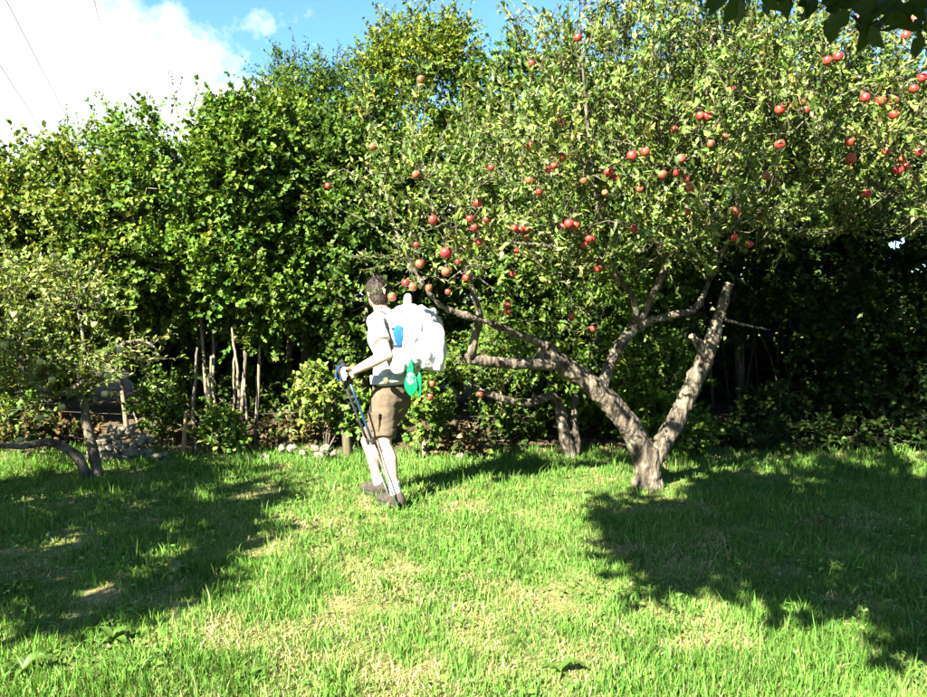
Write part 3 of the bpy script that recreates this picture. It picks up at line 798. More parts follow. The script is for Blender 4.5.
# trees beside and behind the photographer
st0 = Vector((2.3, -0.5, gz(2.3, -0.5)))
s_tr = resample([st0, st0 + Vector((-.05, .05, 1.2)), st0 + Vector((-.3, .3, 2.4)), Vector((1.0, .8, 3.6)), Vector((.2, 1.2, 4.2))], [.19, .16, .13, .08, .03], .12)
s_l2 = resample([Vector((2.0, -.2, 2.3)), Vector((2.1, .8, 3.0)), Vector((2.1, 1.9, 3.3)), Vector((1.9, 2.7, 3.1)), Vector((1.7, 3.0, 2.95))], [.08, .06, .045, .025, .01], .12)
s_l3 = resample([Vector((1.5, .5, 3.1)), Vector((.5, .3, 3.7)), Vector((-.6, .7, 4.05)), Vector((-1.3, 1.1, 4.0))], [.07, .05, .03, .012], .12)
s_l4 = resample([Vector((2.1, 1.6, 3.25)), Vector((2.5, 2.3, 3.3)), Vector((2.9, 2.9, 3.15))], [.035, .025, .01], .12)
SH_BLOBS = [(.35, 1.1, 4.1, 1.5, 1.2, .55), (1.5, 1.5, 4.0, 1.2, 1.1, .6), (2.3, 1.6, 3.9, 1.0, 1.1, .5), (1.8, 2.35, 3.45, .6, .5, .3), (2.6, 2.4, 3.5, .5, .5, .3), (-.6, .7, 4.1, .7, .7, .4), (-1.1, 1.4, 4.0, .8, .8, .4), (-.35, 1.9, 4.1, .7, .6, .4), (-1.4, .8, 4.1, .6, .6, .35), (-.6, -.25, 4.2, .5, .4, .3), (.3, .1, 4.2, .7, .5, .3), (.8, 2.65, 3.95, .6, .4, .22)]
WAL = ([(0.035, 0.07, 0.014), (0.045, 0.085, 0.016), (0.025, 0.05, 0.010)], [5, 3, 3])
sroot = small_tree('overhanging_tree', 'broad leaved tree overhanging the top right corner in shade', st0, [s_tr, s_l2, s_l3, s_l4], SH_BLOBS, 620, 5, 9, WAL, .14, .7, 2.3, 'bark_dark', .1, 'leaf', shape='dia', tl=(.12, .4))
# the leaves that hang into view, each one a leaf of its own
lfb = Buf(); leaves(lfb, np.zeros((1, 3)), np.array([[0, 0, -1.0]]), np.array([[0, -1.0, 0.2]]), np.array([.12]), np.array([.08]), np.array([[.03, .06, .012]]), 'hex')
leafme = lfb.mesh('leaf', smooth=False); leafme.materials.append(M['leaf'])
hang = []
for px, py in [(725, 2), (733, -4), (742, 3), (764, 6), (770, 12), (776, -4), (783, 4), (795, -5), (804, 3), (814, 8), (822, 15), (828, 2), (836, 12), (842, 20), (848, 4), (856, 14), (862, 26), (868, 6), (874, 18), (880, 34), (884, 8), (890, 22), (896, 4), (901, 30), (905, 14), (912, 6), (916, 26), (920, 40), (923, 12), (930, 30), (868, 38), (852, 24), (832, 22), (818, -4), (846, -4), (866, -6), (888, -6), (908, -6)]:
    for k in range(2): hang.append(P(px + RNG.normal(0, 3), py - 10 + RNG.normal(0, 3), RNG.uniform(2.7, 3.1)))
hb = Buf()
for pth, rr in grow([s_l2, s_l4], np.array([tuple(h) for h in hang[::3]]), 2.7, .002): tube(hb, pth, rr, 5, .03, False)
link('twig', hb.mesh('twig', sroot.location), M['bark_dark'], sroot)
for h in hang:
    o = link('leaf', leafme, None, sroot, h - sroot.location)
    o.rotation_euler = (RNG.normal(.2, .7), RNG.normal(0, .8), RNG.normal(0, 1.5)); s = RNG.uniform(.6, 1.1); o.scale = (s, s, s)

lt0 = Vector((-5.3, 2.1, gz(-5.3, 2.1)))
l_tr = resample([lt0, lt0 + Vector((.05, .1, 1.1)), lt0 + Vector((.2, .3, 2.2)), lt0 + Vector((.5, .6, 3.2))], [.16, .13, .09, .03], .12)
l_b = resample([lt0 + Vector((.1, .2, 1.5)), lt0 + Vector((.7, .5, 2.2)), lt0 + Vector((1.4, .5, 2.7))], [.07, .05, .02], .12)
small_tree('orchard_tree', 'orchard tree standing left of the view that shades the left grass', lt0, [l_tr, l_b],
           [(-5.0, 2.4, 3.0, 1.2, 1.2, .9), (-4.3, 2.0, 2.7, .8, .9, .55), (-5.6, 2.7, 2.8, 1.0, .9, .8), (-4.4, 1.2, 2.9, .7, .7, .5)], 320, 5, 9, (AP_C, AP_W), .12, .55, 1.4)

# unseen trees added behind the photographer to block sky light and deepen shade
for i, (x, y, h) in enumerate([(-10.5, 1.5, 4.6), (-9.5, -3.5, 4.8), (-6.5, -7.5, 5.0), (-2.2, -8.8, 5.2), (2.4, -8.6, 5.6), (6.4, -6.6, 5.4), (8.6, -2.4, 5.2), (8.8, 2.2, 5.2)]):
    b0 = Vector((x, y, gz(x, y)))
    tr = resample([b0 - UPV * .05, b0 + Vector((.1, .05, 1.2)), b0 + Vector((.0, .1, h * .75))], [.16, .12, .03], .3)
    bl = [(x, y, h * .55, 2.1, 1.3, h * .42), (x + .8, y + .4, h * .4, 1.5, 1.0, h * .35), (x - .8, y - .2, h * .45, 1.5, 1.0, h * .38)]
    small_tree('added_shade_tree', 'unseen tree added behind the photographer to deepen the shade, %s from the left' % ORD[i], b0, [tr], bl, 120, 4, 5, WAL, .38, .7, .6, 'bark_dark', .2, 'leaf', tl=(.2, .6))['group'] = 'unseen trees added to deepen the shade'

# ------------------------------------------------------------------ undergrowth
def bush(name, label, px, py, d, rx, ry, rz, pal, n=40, L=.06, asp=.8, group='leafy growth at the hedge foot', ntw=3, nl=8):
    c = P(px, py, d)
    b0 = Vector((c.x, c.y, gz(c.x, c.y))); c.z = max(c.z, b0.z + .12)
    root = thing(name, label, 'bush', b0, group)
    bb = Buf(); cb = Buf(); limbs = []
    for k in range(4):
        t = resample([b0 + Vector((0, 0, -.03)), b0.lerp(c, .6) + Vector((RNG.normal(0, rx * .3), RNG.normal(0, .05), 0)), c + Vector((RNG.normal(0, rx * .4), RNG.normal(0, ry * .3), rz * .3))], [.012, .008, .004], .1)
        limbs.append(t); tube(bb, t[0], t[1], 5, 0, False)
    att, ao = blob_points([(c.x, c.y, c.z, rx, ry, rz)], n, .7)
    att[:, 2] = np.maximum(att[:, 2], b0.z + .04)
    for pth, rr in grow(limbs, att, b0.z - .2, .002): tube(bb, pth, rr, 4, 0, False)
    twigs_leaves(cb, bb, att, ao, ntw, (.06, .18), nl, L, asp, *pal, upb=.3, shape='oval')
    link('stems', bb.mesh('stems', root.location), M['bark_dark'], root)
    link('foliage', cb.mesh('foliage', root.location, False), M['leaf'], root)
BR = ([(0.09, 0.06, 0.03), (0.13, 0.09, 0.04), (0.06, 0.09, 0.018), (0.19, 0.13, 0.07)], [4, 3, 4, 1])
for a in [('ivy_bush', 'green leafy bush right of the loose stones at the left', 160, 405, 7.6, .22, .15, .28, HAZ, 50),
          ('ivy_bush', 'leafy shoots growing between the pale stems', 222, 428, 7.3, .22, .08, .15, HAZ, 26),
          ('ivy_bush', 'low weeds at the foot of the single pale stem', 226, 455, 7.3, .12, .1, .05, PALE, 9),
          ('bramble_bush', 'yellow leafed bush left of the hiker beside the fence post', 325, 395, 7.4, .3, .25, .28, PALE, 60),
          ('ivy_bush', 'leafy bush behind the hiker\'s legs', 352, 415, 7.5, .25, .2, .25, HAZ, 45),
          ('bramble_bush', 'leafy bush behind the green bag', 425, 410, 7.3, .28, .22, .28, HAZ, 55),
          ('bramble_bush', 'dry brown bramble heap by the short post', 465, 452, 7.3, .28, .2, .09, BR, 30),
          ('bramble_bush', 'brown dead growth between the stems and the hiker', 285, 438, 7.5, .35, .2, .14, BR, 40),
          ('ivy_bush', 'sunlit green bush between the two forks of the apple trunk', 645, 395, 7.2, .32, .25, .42, HAZ, 80),
          ('ivy_bush', 'lit leaves low beside the right limb', 690, 430, 7.1, .18, .15, .14, HAZ, 22),
          ('bramble_bush', 'dark undergrowth left of the leaning old trunk', 515, 435, 7.9, .45, .25, .22, DARK, 60),
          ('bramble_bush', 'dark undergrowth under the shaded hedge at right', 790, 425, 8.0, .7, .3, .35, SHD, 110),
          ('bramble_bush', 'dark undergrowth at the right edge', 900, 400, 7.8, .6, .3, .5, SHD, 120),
          ('bramble_bush', 'undergrowth behind the leaning yellow apple tree', 40, 440, 7.5, .6, .3, .18, BR, 60),
          ('ivy_bush', 'green growth at the left edge under the yellow apple tree', 8, 415, 7.6, .45, .3, .3, HAZ, 60),
          ('bramble_bush', 'dark growth behind the pale stems', 215, 395, 8.2, .5, .25, .35, DARK, 70),
          ('bramble_bush', 'dark growth between the stems and the fence post', 300, 400, 8.4, .5, .25, .35, DARK, 70),
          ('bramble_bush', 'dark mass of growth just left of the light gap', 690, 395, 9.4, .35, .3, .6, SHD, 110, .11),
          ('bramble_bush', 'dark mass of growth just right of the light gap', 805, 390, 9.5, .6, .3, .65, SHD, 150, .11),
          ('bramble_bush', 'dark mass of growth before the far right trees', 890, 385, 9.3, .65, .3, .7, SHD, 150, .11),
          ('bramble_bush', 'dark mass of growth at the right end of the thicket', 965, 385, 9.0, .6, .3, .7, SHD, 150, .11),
          ('bramble_bush', 'dark mass of growth far behind the pale stems', 215, 395, 9.6, .8, .3, .6, DARK, 150, .12),
          ('bramble_bush', 'dark mass of growth far behind the fence post', 330, 395, 9.6, .8, .3, .6, DARK, 150, .12),
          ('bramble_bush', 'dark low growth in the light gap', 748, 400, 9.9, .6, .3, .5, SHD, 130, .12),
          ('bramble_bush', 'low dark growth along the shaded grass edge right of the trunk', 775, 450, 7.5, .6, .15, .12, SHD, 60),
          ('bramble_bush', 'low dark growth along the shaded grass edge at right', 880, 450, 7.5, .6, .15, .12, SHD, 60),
          ('bramble_bush', 'dark growth behind the apple trunk', 640, 440, 8.0, .6, .25, .2, DARK, 60)]:
    bush(*a)

# stems of the coppice ---------------------------------------------------
for i, (pb, pt, yt, d, r, lab) in enumerate([(183, 184, 412, 7.3, .028, 'short orange brown stem left of the pale stems'), (197, 195, 372, 7.35, .022, 'straight pale stem next to the short orange brown stem'), (210, 209, 380, 7.35, .02, 'pale stem leaning over the slanting one'),
                                     (220, 207, 400, 7.3, .02, 'slanting pale stem among the hazel stems'), (232, 237, 360, 7.4, .018, 'left stem of the close pale trio'), (238, 240, 350, 7.35, .02, 'middle stem of the close pale trio'), (245, 243, 375, 7.4, .017, 'right stem of the close pale trio'),
                                     (256, 258, 400, 7.5, .014, 'thin stem right of the close pale trio'), (425, 420, 428, 7.2, .03, 'short pale stump right of the hiker\'s knees'), (437, 434, 395, 7.3, .02, 'thin stem behind the short pale stump'),
                                     (152, 130, 408, 7.4, .014, 'slanting bare stem above the loose stones'), (172, 168, 420, 7.6, .018, 'stem in shade left of the orange brown stem')]):
    b0 = P(pb, 455, d); b0.z = gz(b0.x, b0.y) - .05
    tp_ = P(pt, yt - (24 if 1 <= i <= 7 else 0), d + .15)
    pts, rr = resample([b0, b0.lerp(tp_, .5) + Vector((RNG.normal(0, .015), 0, 0)), tp_], [r * .95, r * .75, r * .55], .06)
    pts[1:, :2] += np.cumsum(RNG.normal(0, .006, (len(pts) - 1, 2)), 0)
    tb = Buf(); tube(tb, pts, rr, 9, .10)
    o = link('hazel_sapling', tb.mesh('hazel_sapling', (b0.x, b0.y, b0.z + .05)), M['bark_hazel'] if i else M['stem_brown'], None, (b0.x, b0.y, b0.z + .05))
    tag(o, lab, 'stem', 'pale stems at the hedge foot')

# fence -----------------------------------------------------------------
posts = []
for pb, pt, yt, d, lab in [(348, 345, 404, 7.3, 'leaning mossy fence post left of the hiker\'s knees'), (566, 566, 408, 7.7, 'fence post in shade behind the old apple trunk'), (30, 30, 405, 7.7, 'fence post behind the yellow apple tree')]:
    b0 = P(pb, 452, d); b0.z = gz(b0.x, b0.y) - .1
    t0 = P(pt, yt, d)
    tb = Buf(); pts, rr = resample([b0, b0.lerp(t0, .5), t0], [.05, .046, .042], .12); tube(tb, pts, rr, 10, .05)
    o = link('fence_post', tb.mesh('fence_post', (b0.x, b0.y, b0.z + .1), False), M['post'], None, (b0.x, b0.y, b0.z + .1))
    tag(o, lab, 'post', 'posts of the wire fence'); posts.append((b0, t0))
order = sorted(posts, key=lambda p: p[0].x)
for t, w in ((.92, 'upper'),):
    pts = []
    for i in range(len(order) - 1):
        a = order[i][0].lerp(order[i][1], t) + Vector((0, -.05, 0)); b_ = order[i + 1][0].lerp(order[i + 1][1], t) + Vector((0, -.05, 0))
        for k in range(8): pts.append(a.lerp(b_, k / 8) + Vector((0, 0, -.06 * math.sin(math.pi * k / 8))))
    pts.append(b_)
    tb = Buf(); tube(tb, pts, [.0013] * len(pts), 5, 0)
    o = link('fence_wire', tb.mesh('fence_wire', pts[0]), M['wire'], None, pts[0])
    tag(o, 'thin sagging wire strung between the fence posts along the hedge', 'wire', 'strands of the wire fence')

# ------------------------------------------------------------------ stones
rocks = []
for k in range(7):
    bm = bmesh.new()
    for q in nrmz(RNG.normal(size=(26, 3))) * (1 + RNG.normal(0, .08, (26, 1))): bm.verts.new(np.sign(q) * np.abs(q) ** .75)
    r = bmesh.ops.convex_hull(bm, input=bm.verts)
    bmesh.ops.delete(bm, geom=[e for e in r['geom_interior'] if isinstance(e, bmesh.types.BMVert)], context='VERTS')
    me = bpy.data.meshes.new('stone'); bm.to_mesh(me); bm.free(); me.materials.append(M['stone']); rocks.append(me)
w0 = P(125, 460, 7.15); w0.z = gz(w0.x, w0.y)
wall = thing('dry_stone_wall', 'tumbled low wall of pale stones behind the yellow apple tree', 'wall', w0)
def stone(px, py, d, sx, sy, sz, parent=None, name='stone'):
    c = P(px, py, d)
    o = link(name, rocks[RNG.integers(7)], None, parent, c - parent.location if parent else c)
    o.scale = (sx, sy, sz); o.rotation_euler = (RNG.normal(0, .15), RNG.normal(0, .15), RNG.random() * 6.28)
    return o
for row, (py, n, x0, x1) in enumerate([(464, 14, 80, 174), (457, 12, 86, 162), (450, 10, 90, 155), (443, 8, 95, 150), (436, 6, 102, 146), (429, 4, 108, 140)]):
    for i in range(n):
        px = x0 + (x1 - x0) * (i + .5) / n + RNG.normal(0, 1.5)
        stone(px, py + RNG.normal(0, 1.5), 6.98 + row * .07 + RNG.normal(0, .05), RNG.uniform(.038, .07), .05, RNG.uniform(.03, .048), wall)
# stones behind the pale stems, a lower piece of the same wall
w1 = P(310, 462, 7.3); w1.z = gz(w1.x, w1.y)
wall2 = thing('dry_stone_wall', 'low heap of white wall stones beside the leaning fence post', 'wall', w1)
for px, py, s in [(325, 451, .055), (319, 459, .06), (328, 460, .05), (311, 460, .045), (303, 456, .04), (288, 458, .06), (283, 452, .05), (292, 451, .045), (297, 461, .04), (315, 451, .04), (307, 463, .04), (333, 456, .04), (279, 461, .04)]:
    stone(px, py - 3, 7.12 + RNG.normal(0, .04), s * .95, .05, s * .8, wall2)
for px, py, s, lab in [(163, 459, .062, 'white stone lying in the grass left of the orange brown stem'), (166, 464, .04, 'small white stone at the foot of the larger white stone'), (265, 457, .05, 'pale stone below the brown dead growth'), (460, 458, .05, 'reddish pale stone at the bramble heap'), (250, 461, .035, 'small stone at the foot of the pale trio of stems')]:
    d = 7.05
    o = stone(px, py, d, s, .05, s * .95); o.name = 'field_stone'; tag(o, lab, 'stone', 'loose stones in the grass edge')
    o.location.z = max(gz(o.location.x, d) + s * .5, o.location.z - .05)

# ------------------------------------------------------------------ grass
def grass_patch(n, x0, x1, y0, y1, wsc=1.0, wedge=True, hs=1.0):
    y = y0 + (y1 - y0) * RNG.random(n) ** 1.0
    if wedge:
        hw = .66 * y + .7
        x = (RNG.random(n) * 2 - 1) * hw
    else: x = x0 + (x1 - x0) * RNG.random(n)
    # tussocks: pull blades towards clump centres
    cl = vnoise(x, y, .16, 5) * .6 + vnoise(x, y, .5, 6) * .4
    dry = vnoise(x, y, .42, 7) * .55 + vnoise(x, y, .13, 8) * .45
    dry = dry + .20 * np.exp(-(((x - .25) / 1.3) ** 2 + ((y - 3.4) / 1.0) ** 2)) - .10 * sstep(4.6, 6.5, y)
    isdry = RNG.random(n) < sstep(.50, .76, dry) * .72 + .06
    keep = RNG.random(n) < np.clip(.45 + cl, 0, 1)
    x, y, cl, dry, isdry = [q[keep] for q in (x, y, cl, dry, isdry)]; n = len(x)
    z = ground_z(x, y)
    h = (.020 + .060 * RNG.random(n) ** 1.9) * (.45 + 1.25 * cl ** 1.5) * hs
    h = np.where(isdry, h * .7, h)
    az = RNG.random(n) * 6.283; tilt = np.where(isdry, .5 + .9 * RNG.random(n), .12 + .6 * RNG.random(n) ** 1.5)
    dirh = np.stack([np.cos(az), np.sin(az), 0 * az], 1); up = np.array([0, 0, 1.0])
    wv = np.stack([-np.sin(az), np.cos(az), 0 * az], 1)
    tw = RNG.random(n) * 6.283
    wv = wv * np.cos(tw)[:, None] + dirh * np.sin(tw)[:, None]
    w = (.0016 + .0018 * RNG.random(n)) * wsc
    b = np.stack([x, y, z - .004], 1)
    m = b + (up * np.cos(tilt * .6)[:, None] + dirh * np.sin(tilt * .6)[:, None]) * (h * .55)[:, None]
    t = m + (up * np.cos(tilt * 1.5)[:, None] + dirh * np.sin(tilt * 1.5)[:, None]) * (h * .5)[:, None]
    V = np.stack([b - wv * w[:, None], b + wv * w[:, None], m + wv * w[:, None] * .85, m - wv * w[:, None] * .85, t], 1)
    T = np.array([[0, 1, 2], [0, 2, 3], [3, 2, 4]])
    g = palette(n, [(0.088, 0.20, 0.028), (0.125, 0.24, 0.04), (0.06, 0.16, 0.022), (0.20, 0.29, 0.085)], [38, 30, 20, 12], .16)
    dc = palette(n, [(0.36, 0.33, 0.14), (0.44, 0.40, 0.21), (0.26, 0.25, 0.08)], [4, 3, 3], .14)
    g = g * (.72 + .5 * vnoise(x, y, .30, 21) + .14 * vnoise(x, y, 1.1, 22))[:, None]
    yl = sstep(.45, .75, dry)[:, None] * .45
    c = np.where(isdry[:, None], dc, g * (1 - yl) + np.array([0.20, 0.28, 0.08]) * yl)
    return V.reshape(-1, 3), (T[None] + (np.arange(n) * 5)[:, None, None]).reshape(-1, 3), np.repeat(c, 5, 0)
gbuf = Buf()
for args in [(108000, 0, 0, 2.3, 4.3, 1.1, True, 1.0), (98000, 0, 0, 4.3, 7.3, 1.4, True, 1.05), (16000, 0, 0, 6.6, 7.5, 1.5, True, 1.7), (9000, 0, 0, 2.5, 6.8, 1.3, True, 1.9),
             (9000, -8, 8, 1.0, 7.4, 3.0, False, 1.0), (3000, -6, 6, -3, 2, 3.5, False, 1.0), (6000, -12, 12, 13, 30, 8, False, 2.0)]:
    V, T, C = grass_patch(*args); gbuf.add(V, T, None, C)
go = link('grass', gbuf.mesh('grass', smooth=False), M['grass'])
tag(go, 'uneven meadow grass, green with dry straw patches', 'grass', None, 'stuff')

# small round weed leaves between the blades
wb = Buf(); n = 9000
y = 2.4 + 4.6 * RNG.random(n); x = (RNG.random(n) * 2 - 1) * (.66 * y + .5)
k = vnoise(x, y, .35, 12) > .55; x, y = x[k], y[k]; n = len(x)
pos = np.stack([x, y, ground_z(x, y) + .01 + .045 * RNG.random(n)], 1)
leaves(wb, pos, nrmz(RNG.normal(size=(n, 3)) * [1, 1, .25]), np.array([0, 0, 1.0]) + RNG.normal(0, .35, (n, 3)), .022 + .02 * RNG.random(n), .016 + .012 * RNG.random(n), palette(n, [(0.10, 0.21, 0.03), (0.14, 0.25, 0.04), (0.07, 0.15, 0.02)], [4, 3, 3]), 'hex')
wo = link('ground_cover', wb.mesh('ground_cover', smooth=False), M['dock'])
tag(wo, 'small round weed leaves growing between the grass blades', 'weeds', None, 'stuff')

# dock plants: each leaf a part
def dock_leaf_mesh(name, L, W, arch):
    b = Buf(); k = 7; V = []; 
    for i in range(k):
        t = i / (k - 1); w = W * math.sin(math.pi * (0.06 + 0.94 * t) ** .8) ** .8 * .5 if 0 < i < k - 1 else .003
        yy = L * t * (1 - .25 * arch * t); zz = L * (arch * t - arch * 1.15 * t * t) + .004 * math.sin(i * 2.3)
        V += [(-w, yy, zz + w * .35), (0, yy, zz), (w, yy, zz + w * .35)]
    Q = []
    for i in range(k - 1):
        a = i * 3; Q += [(a, a + 1, a + 4, a + 3), (a + 1, a + 2, a + 5, a + 4)]
    b.add(V, None, Q, np.array([[0.075, 0.145, 0.02]] * len(V)) * (0.85 + .3 * RNG.random()))
    me = b.mesh(name); me.materials.append(M['dock']); return me
DL = [dock_leaf_mesh('leaf', .2, .055, .75), dock_leaf_mesh('leaf', .16, .05, 1.0), dock_leaf_mesh('leaf', .24, .06, .9)]
for px, py, nlf, sc, lab in [(175, 585, 9, .9, 'broad leaved dock plant at the edge of the left shadow'), (112, 655, 8, 1.0, 'bright dock plant near the lower left corner'), (25, 688, 8, .95, 'dock plant in the lower left corner'), (640, 566, 9, 1.0, 'dock plant at the left tip of the right hand shadow'),
                              (830, 530, 9, 1.2, 'dock plant standing deep in the right hand shadow'), (560, 685, 7, .8, 'small dock plant at the bottom edge'), (735, 555, 7, .8, 'dock plant in the middle of the right hand shadow'), (250, 690, 6, .8, 'small dock plant at the bottom edge left of centre'), (385, 595, 6, .7, 'small dock plant in sunlit grass below the hiker'), (470, 530, 6, .6, 'tiny dock plant right of the hiker')]:
    d = 1.6 * FPX / (py - 297); c = P(px, py, d); c.z = gz(c.x, c.y)
    root = thing('dock_plant', lab, 'plant', c, 'dock plants in the grass')
    for k in range(nlf):
        o = link('leaf', DL[k % 3], None, root)
        o.rotation_euler = (R(RNG.uniform(5, 48)), 0, k * 2.4 + RNG.normal(0, .3)); s = sc * RNG.uniform(.5, .85); o.scale = (s, s, s)

# ------------------------------------------------------------------ power lines
for (a, b_, lab) in [((6, 0), (84, 150), 'longest power line crossing the cloud at upper left'), ((-2, 62), (52, 146), 'lower left power line over the hedge'), ((94, 0), (101, 27), 'short thin power line at the top of the cloud')]:
    p0, p1 = P(a[0], a[1], 14), P(b_[0], b_[1], 26)
    dv = (p1 - p0); p0 = p0 - dv * .8; p1 = p1 + dv * (.9 if lab[0] != 's' else 0.0)
    if lab[0] == 's':
        p1 = P(101, 27, 26); p1 = p1 + (p1 - P(94, 0, 14)) * 2.0
    ln = [p0.lerp(p1, k / 24) + Vector((0, 0, -.5 * math.sin(math.pi * k / 24) * 0)) for k in range(25)]
    tb = Buf(); tube(tb, ln, [.008] * 25, 6, 0)
    o = link('power_line', tb.mesh('power_line', p0), M['cable'], None, p0)
    tag(o, lab, 'power line', 'power lines')
#@@PERSON@@
# ------------------------------------------------------------------ hiker
PF = Vector((-.8, .6, 0)); PL = Vector((-.6, -.8, 0)); UP = Vector((0, 0, 1))
HF = Vector((-.52, .85, 0)).normalized(); HL = UP.cross(HF)
TU = (UP + PF * .12).normalized(); TF = (PF - TU * PF.dot(TU)).normalized()
def sph(n=10, m=7):
    v = [(0, 0, 1), (0, 0, -1)]
    for i in range(1, m):
        for j in range(n):
            a, b = math.pi * i / m, 2 * math.pi * j / n
            v.append((math.sin(a) * math.cos(b), math.sin(a) * math.sin(b), math.cos(a)))
    return np.array(v)
SPH = sph(); SPHF = sph(18, 12)
def hull(buf, pts):
    bm = bmesh.new()
    for p in pts: bm.verts.new(p)
    r = bmesh.ops.convex_hull(bm, input=bm.verts)
    bmesh.ops.delete(bm, geom=list({e for e in list(r['geom_interior']) + list(r['geom_unused']) if isinstance(e, bmesh.types.BMVert)}), context='VERTS')
    bmesh.ops.triangulate(bm, faces=bm.faces)
    bm.verts.index_update()
    buf.add([tuple(v.co) for v in bm.verts], [[v.index for v in f.verts] for f in bm.faces]); bm.free()
def cap_(buf, p0, r0, p1, r1):
    hull(buf, np.vstack([SPH * r0 + np.array(p0), SPH * r1 + np.array(p1)]))
def frus(buf, p0, r0, p1, r1, n=16):
    p0, p1 = Vector(p0), Vector(p1); t = (p1 - p0).normalized(); u = t.orthogonal().normalized(); w = t.cross(u)
    hull(buf, [tuple(p + (u * math.cos(a) + w * math.sin(a)) * r) for p, r in ((p0, r0), (p1, r1)) for a in [k * 2 * math.pi / n for k in range(n)]])
def ell(buf, c, rl, rf, ru, L=None, Fv=None, U=None):
    L, Fv, U = L or PL, Fv or TF, U or TU
    hull(buf, [tuple(Vector(c) + L * (q[0] * rl) + Fv * (q[1] * rf) + U * (q[2] * ru)) for q in SPHF])
def chain(buf, pts, rad):
    for i in range(len(pts) - 1): cap_(buf, pts[i], rad[i], pts[i + 1], rad[i + 1])
def cloth(name, c1, c2, sc=180, rough=.85):
    return noisemat(name, c1, c2, 30, rough, .25, sc, dist=.002, spec=.2)
M['skin'] = noisemat('skin', (0.58, 0.37, 0.25), (0.66, 0.45, 0.32), 25, .5, .1, 120, dist=.002)
M['hair'] = noisemat('hair', (0.016, 0.011, 0.008), (0.055, 0.038, 0.028), 60, .6, .6, 120, (1, 1, .4), dist=.004)
M['shirt'] = cloth('shirt', (0.62, 0.60, 0.49), (0.70, 0.68, 0.56))
M['shorts'] = cloth('shorts', (0.080, 0.060, 0.038), (0.115, 0.088, 0.056))
M['pack'] = cloth('pack', (0.36, 0.38, 0.41), (0.46, 0.48, 0.50))
M['white_cloth'] = cloth('white_cloth', (0.50, 0.50, 0.52), (0.60, 0.60, 0.62))
M['blue'] = cloth('blue_bag', (0.006, 0.055, 0.27), (0.01, 0.085, 0.36))
M['green'] = cloth('green_bag', (0.0, 0.14, 0.05), (0.004, 0.19, 0.075), rough=.5)
M['print'] = cloth('white_print', (0.72, 0.76, 0.72), (0.8, 0.82, 0.8))
M['cream'] = cloth('cream_mat', (0.58, 0.53, 0.34), (0.66, 0.60, 0.40))
M['dark'] = cloth('dark_webbing', (0.025, 0.03, 0.028), (0.05, 0.055, 0.05))
M['olive'] = cloth('olive_pouch', (0.07, 0.075, 0.04), (0.10, 0.10, 0.055))
M['sock'] = cloth('sock', (0.55, 0.55, 0.53), (0.68, 0.68, 0.66))
M['shoe'] = cloth('shoe', (0.025, 0.021, 0.017), (0.07, 0.056, 0.044))
M['sole'] = cloth('sole', (0.02, 0.02, 0.02), (0.04, 0.04, 0.04))
M['grip'] = cloth('grip', (0.015, 0.015, 0.017), (0.03, 0.03, 0.034))
m_, n_, l_, b_s, o_ = newmat('pole_alloy'); b_s.inputs['Base Color'].default_value = (.45, .47, .5, 1); b_s.inputs['Metallic'].default_value = .8; b_s.inputs['Roughness'].default_value = .35; M['alloy'] = m_
m_, n_, l_, b_s, o_ = newmat('pole_blue'); b_s.inputs['Base Color'].default_value = (.02, .05, .13, 1); b_s.inputs['Metallic'].default_value = .3; b_s.inputs['Roughness'].default_value = .35; M['pole_blue'] = m_
m_, n_, l_, b_s, o_ = newmat('eye'); b_s.inputs['Base Color'].default_value = (.6, .6, .58, 1); b_s.inputs['Roughness'].default_value = .2; M['eye'] = m_

pel, belly, chest, nb, head = P(391, 398, 5.68), P(391, 373, 5.68), P(388, 339, 5.70), P(384, 313, 5.72), P(377, 293, 5.75)
Ls, Lel, Lwr = P(375, 322, 5.55), P(387, 355, 5.42), P(354, 371, 5.42)
Rs, Rel, Rwr = P(402, 322, 5.87), P(407, 357, 5.93), P(402, 390, 5.90)
Lhip, Lkn, Lan = P(384, 404, 5.61), P(384, 441, 5.50), P(397, 494, 5.46)
Rhip, Rkn, Ran = P(397, 404, 5.77), P(368, 441, 5.78), P(380, 489, 5.80)
Lan.z = gz(Lan.x, Lan.y) + .085; Ran.z = gz(Ran.x, Ran.y) + .085
base = (Lan + Ran) / 2; base.z = gz(base.x, base.y)
tip1, top1 = P(399, 508, 5.38), P(342, 362, 5.40); tip1.z = gz(tip1.x, tip1.y)
tip2, top2 = P(393, 505, 5.48), P(338, 367, 5.47); tip2.z = gz(tip2.x, tip2.y)
ax1 = (top1 - tip1).normalized()
grip_c = tip1 + ax1 * ((P(346, 375, 5.42) - tip1).dot(ax1))

hiker = thing('person', 'hiker in cream shirt and brown shorts holding poles beside the apple tree', 'person', base)
bb = Buf()
ell(bb, chest, .165, .105, .20); ell(bb, belly, .145, .10, .17); ell(bb, pel, .155, .115, .13)
chain(bb, [Ls, nb - UP * .02, Rs], [.055, .075, .055])
chain(bb, [nb - UP * .03, head - HF * .015 - UP * .05], [.062, .056])
ell(bb, head + UP * .015, .074, .094, .098, HL, HF, UP)
chain(bb, [head - UP * .045 + HF * .02, head - UP * .088 + HF * .055], [.062, .032])
chain(bb, [head + HF * .088 + UP * .012, head + HF * .112 - UP * .028], [.010, .015])      # nose
chain(bb, [head + HF * .082 - UP * .058 + HL * .016, head + HF * .082 - UP * .058 - HL * .016], [.012, .012])  # lips
for s in (1, -1):
    e = head + HL * (.075 * s) - HF * .005
    ell(bb, e, .010, .020, .034, HL, HF, UP)
    chain(bb, [head + HL * (.045 * s) + HF * .080 + UP * .03, head + HL * (.018 * s) + HF * .09 + UP * .03], [.009, .009])  # brow
